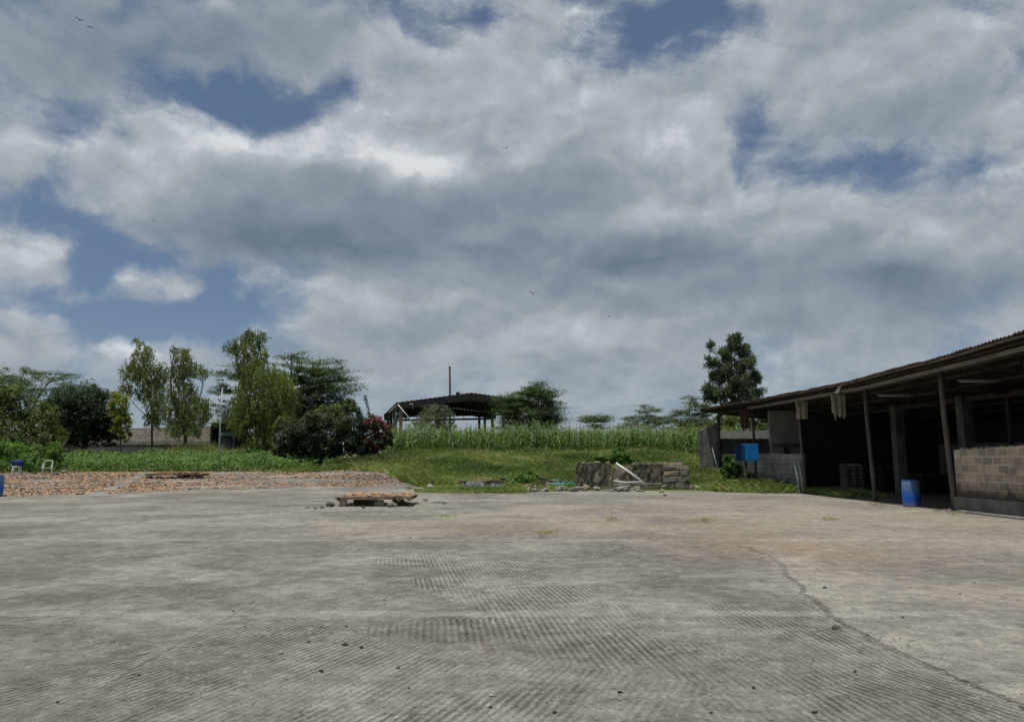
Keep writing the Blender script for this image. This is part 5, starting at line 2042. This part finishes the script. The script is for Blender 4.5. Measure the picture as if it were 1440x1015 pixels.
# weather map over the half of the sky in front (photo px, py, rx, ry, amount): clouds add, gaps take away
CLOUDS = [
    (360, 160, 90, 22, -.95), (440, 140, 60, 26, -.7), (500, 108, 50, 26, -.75), (560, 66, 36, 34, -.5), (300, 145, 60, 14, -.5), (615, 36, 60, 38, -.8), (700, 14, 60, 18, -.6), (250, 152, 60, 16, -.4), (190, 130, 30, 10, -.25),
    (85, 195, 26, 55, -.7), (70, 285, 60, 26, -.4), (120, 310, 110, 36, -.6), (120, 385, 110, 42, -.65), (110, 445, 120, 30, -.5), (320, 430, 105, 50, -.95), (220, 350, 60, 24, -.4), (240, 470, 110, 28, -.6), (300, 385, 70, 22, -.45), (150, 345, 40, 30, -.4), (420, 465, 40, 26, -.4),
    (890, 60, 72, 42, -1.0), (985, 40, 50, 60, -.75), (1060, 20, 40, 24, -.4), (1075, 215, 50, 62, -.58), (1110, 270, 36, 30, -.4), (1190, 235, 95, 48, -.5), (1060, 160, 34, 24, -.4), (860, 100, 22, 14, -.45), (960, 6, 100, 16, -.5), (1280, 230, 60, 22, -.35),
    (1400, 225, 50, 20, -.4), (1436, 10, 24, 18, -.4), (1330, 255, 50, 16, -.3), (1000, 330, 14, 30, -.1), (930, 465, 40, 16, -.2), (560, 540, 26, 12, -.2), (740, 540, 80, 14, -.15),
    (170, 50, 230, 58, .55), (25, 215, 40, 34, .6), (60, 150, 60, 20, .35), (130, 135, 34, 16, .3), (520, 70, 42, 22, .5), (500, 92, 16, 14, .25), (545, 35, 24, 16, .3), (450, 40, 60, 30, .3),
    (330, 240, 170, 70, .5), (560, 220, 180, 100, .55), (760, 190, 190, 100, .5), (930, 230, 90, 100, .45), (1010, 290, 56, 50, .5), (640, 110, 70, 46, .4), (570, 100, 20, 30, .3), (905, 130, 70, 26, .4), (985, 145, 40, 18, .25), (815, 18, 70, 20, .55), (760, 40, 30, 20, .3), (700, 75, 50, 30, .3),
    (180, 240, 60, 36, .45), (215, 150, 30, 22, .3), (300, 320, 110, 36, .4), (700, 330, 320, 50, .4), (1200, 90, 180, 84, .7), (1050, 85, 46, 30, .45), (1330, 120, 130, 90, .5), (1425, 220, 40, 30, .35), (1150, 185, 40, 24, .25),
    (1140, 315, 46, 34, .6), (1110, 340, 30, 18, .3), (1230, 325, 100, 38, .5), (1350, 320, 130, 56, .5), (950, 410, 260, 50, .35), (1250, 440, 260, 70, .4), (570, 435, 110, 30, .4), (480, 455, 50, 20, .35), (830, 490, 150, 40, .35), (560, 505, 100, 30, .4), (700, 400, 220, 36, .35), (480, 505, 40, 18, .3), (760, 470, 330, 90, .3), (1250, 400, 250, 60, .25), (640, 300, 300, 90, .25),
    (30, 357, 36, 28, 1.2), (232, 398, 42, 20, 1.4), (154, 414, 32, 14, 1.1), (35, 466, 44, 18, 1.1), (20, 500, 60, 18, .7), (195, 500, 60, 20, .8), (150, 505, 20, 14, .4), (300, 505, 60, 16, .4), (80, 314, 110, 5, .25), (345, 415, 16, 6, .3),
]
# lit and shaded parts of the cloud mass
TONES = [
    (525, 212, 70, 24, .34), (600, 225, 50, 22, .22), (660, 255, 60, 22, .14), (738, 222, 26, 15, .32), (740, 205, 50, 18, .1), (305, 192, 30, 24, .26), (400, 205, 34, 20, .24), (250, 215, 60, 26, .16), (190, 240, 60, 30, .08), (580, 150, 90, 40, .1), (700, 110, 120, 50, .1), (860, 160, 90, 50, .1), (960, 200, 60, 40, .12), (900, 225, 60, 20, .12),
    (420, 325, 120, 30, -.24), (330, 345, 100, 24, -.22), (250, 305, 60, 24, -.1), (560, 330, 120, 24, -.16), (700, 360, 240, 22, -.08), (930, 350, 110, 26, -.2), (870, 375, 90, 20, -.06), (180, 40, 240, 50, -.22), (300, 85, 120, 26, -.14), (90, 90, 140, 30, -.1), (515, 258, 36, 22, -.2), (560, 268, 24, 16, -.12), (395, 262, 26, 36, -.14), (470, 235, 30, 16, -.1), (760, 265, 80, 24, -.12), (680, 300, 120, 26, -.12),
    (1230, 100, 160, 60, .08), (1060, 80, 40, 26, .1), (1240, 180, 140, 30, -.1), (1330, 40, 90, 30, .04), (1110, 338, 34, 18, .24), (1150, 300, 44, 18, .16), (1200, 318, 40, 16, .12), (1290, 345, 40, 16, .28), (1350, 335, 50, 20, .12), (1180, 350, 60, 18, -.08), (1230, 385, 170, 22, -.16), (1330, 415, 170, 34, -.14), (1200, 425, 160, 30, -.04), (960, 400, 150, 30, -.06), (1390, 290, 60, 20, -.06), (1420, 215, 30, 24, .12),
    (620, 420, 120, 18, .12), (520, 428, 50, 16, .12), (680, 440, 60, 12, .08), (620, 455, 120, 12, -.1), (820, 470, 90, 20, .14), (830, 500, 80, 12, -.06), (850, 488, 50, 10, .06), (1010, 285, 44, 30, .16), (1035, 310, 24, 24, .1), (930, 300, 50, 26, .1), (850, 310, 60, 20, .06), (30, 345, 36, 20, .24), (30, 375, 36, 12, .04), (232, 392, 32, 12, .16), (35, 460, 34, 12, .16), (185, 495, 50, 12, .22), (1090, 425, 80, 14, .1), (1100, 450, 90, 12, -.08), (540, 495, 70, 14, .1), (700, 500, 60, 12, .04),
    (25, 210, 40, 24, .12), (815, 18, 60, 14, .12), (520, 66, 40, 16, .1), (640, 70, 60, 20, .1), (460, 30, 60, 20, -.06),
]


def q_cloud_map(az, el):
    x_, y_, z_ = math.sin(az) * math.cos(el), math.cos(az) * math.cos(el), math.sin(el)
    f_ = y_ * CP + z_ * SP
    u_ = -y_ * SP + z_ * CP
    px, py = CX + FPX * x_ / f_, CY - FPX * u_ / f_
    out_ = []
    for blobs in (CLOUDS, TONES):
        t_ = 0
        for (bx_, by_, rx_, ry_, am) in blobs:
            t_ += am * (.74 if am < 0 and blobs is CLOUDS else 1) * math.exp(-.8 * (((px - bx_) / rx_) ** 2 + ((py - by_) / ry_) ** 2))
        out_.append(t_)
    return out_


EL0, EL1, AZR, NC = -.03, .66, .72, 31
wq0 = b.vm('SUBTRACT', b.noise(d0, 6, 5, .58, 0, True), (.5, .5, .5))
dw = b.vm('ADD', d0, b.vm('MULTIPLY', wq0, (.085, .0, .085)))
spd = b.n('ShaderNodeSeparateXYZ')
b.l(dw, spd.inputs[0])
AZ = b.m('ARCTAN2', spd.outputs[0], spd.outputs[1])
EL = b.rng(b.m('ARCSINE', spd.outputs[2]), EL0, EL1, 0, 1, False)
wmap = None
for k in range(NC):
    az = -AZR + 2 * AZR * k / (NC - 1)
    nd = b.n('ShaderNodeValToRGB')
    e_ = nd.color_ramp.elements
    while len(e_) < 32:
        e_.new(.5)
    for q_ in range(32):
        dd_, tt_ = q_cloud_map(az, EL0 + (EL1 - EL0) * q_ / 31)
        e_[q_].position = q_ / 31
        e_[q_].color = (min(1, max(0, dd_ / 3 + .5)), min(1, max(0, tt_ / 2 + .5)), 0, 1)
    b.l(EL, nd.inputs[0])
    if wmap is None:
        wmap = nd.outputs[0]
    else:
        step = 2 * AZR / (NC - 1)
        wmap = b.mix(b.rng(AZ, az - step, az, 0, 1), wmap, nd.outputs[0])
sm_ = b.n('ShaderNodeSeparateColor')
b.l(wmap, sm_.inputs[0])
cover = b.m('MULTIPLY', b.m('SUBTRACT', sm_.outputs[0], .5), 3)
tone = b.m('MULTIPLY', b.m('SUBTRACT', sm_.outputs[1], .5), 2)


def billow(vec):
    q3 = b.vm('MULTIPLY', vec, (1, 1, 1.5))
    q4 = b.vm('ADD', q3, b.vm('MULTIPLY', wq0, (.1, .1, .1)))

    def puff(scale, sm__):
        v_ = b.n('ShaderNodeTexVoronoi', feature='SMOOTH_F1', voronoi_dimensions='3D')
        b.l(q4, v_.inputs['Vector'])
        v_.inputs['Scale'].default_value = scale
        v_.inputs['Smoothness'].default_value = sm__
        return b.m('SUBTRACT', .5, v_.outputs['Distance'])
    n1 = b.noise(q3, 5, 3, .5, .1)
    n2 = b.noise(q4, 16, 7, .66, .1)
    f_ = b.m('ADD', b.m('MULTIPLY', b.m('SUBTRACT', n1, .5), .85), b.m('MULTIPLY', b.m('SUBTRACT', n2, .5), 1.2))
    return b.m('ADD', f_, b.m('ADD', b.m('MULTIPLY', puff(10, .4), .62), b.m('MULTIPLY', puff(24, .3), .22)))


B1 = billow(d0)
B2 = billow(b.vm('NORMALIZE', b.vm('ADD', d0, (-.008, 0, .02))))
D1 = b.m('ADD', b.m('ADD', cover, .25), b.m('MULTIPLY', B1, 1.25))
alpha = b.rng(D1, -.28, .72)
lit = b.m('ADD', b.m('MULTIPLY', b.m('SUBTRACT', B1, B2), .5), b.m('MULTIPLY', tone, 1.6))
thick = b.rng(D1, .2, 1.4, .17, -.07)
lit = b.m('ADD', b.m('ADD', lit, thick), .545, None, True)
ccol = b.ramp(lit, [(0, (.125, .165, .215)), (.3, (.185, .23, .28)), (.55, (.25, .29, .33)), (.8, (.375, .41, .44)), (1, (.58, .615, .64))])
ccol = b.vm('MULTIPLY', ccol, (1 / STR, 1 / STR, 1 / STR))
spz = b.n('ShaderNodeSeparateXYZ')
b.l(d0, spz.inputs[0])
SKYG = .7
blue = b.mix(.45, b.vm('MULTIPLY', sky.outputs[0], (SKYG, SKYG, SKYG)), (.95, 1.45, 2.2))
col = b.mix(alpha, blue, ccol)
hz = b.rng(spz.outputs[2], -.02, .17, .55, 0)
hzc = (.25 / STR, .31 / STR, .37 / STR)
col = b.mix(hz, col, hzc)
b.l(col, bg.inputs['Color'])
world.cycles.sampling_method = 'MANUAL'
world.cycles.sample_map_resolution = 512

scene.render.engine = 'CYCLES'
scene.view_settings.view_transform = 'Standard'
scene.view_settings.look = 'None'
scene.view_settings.gamma = 1
scene.view_settings.use_curve_mapping = False
scene.view_settings.exposure = .22
scene.cycles.max_bounces = 6
scene.cycles.diffuse_bounces = 3
scene.cycles.transparent_max_bounces = 4
scene.cycles.use_denoising = True
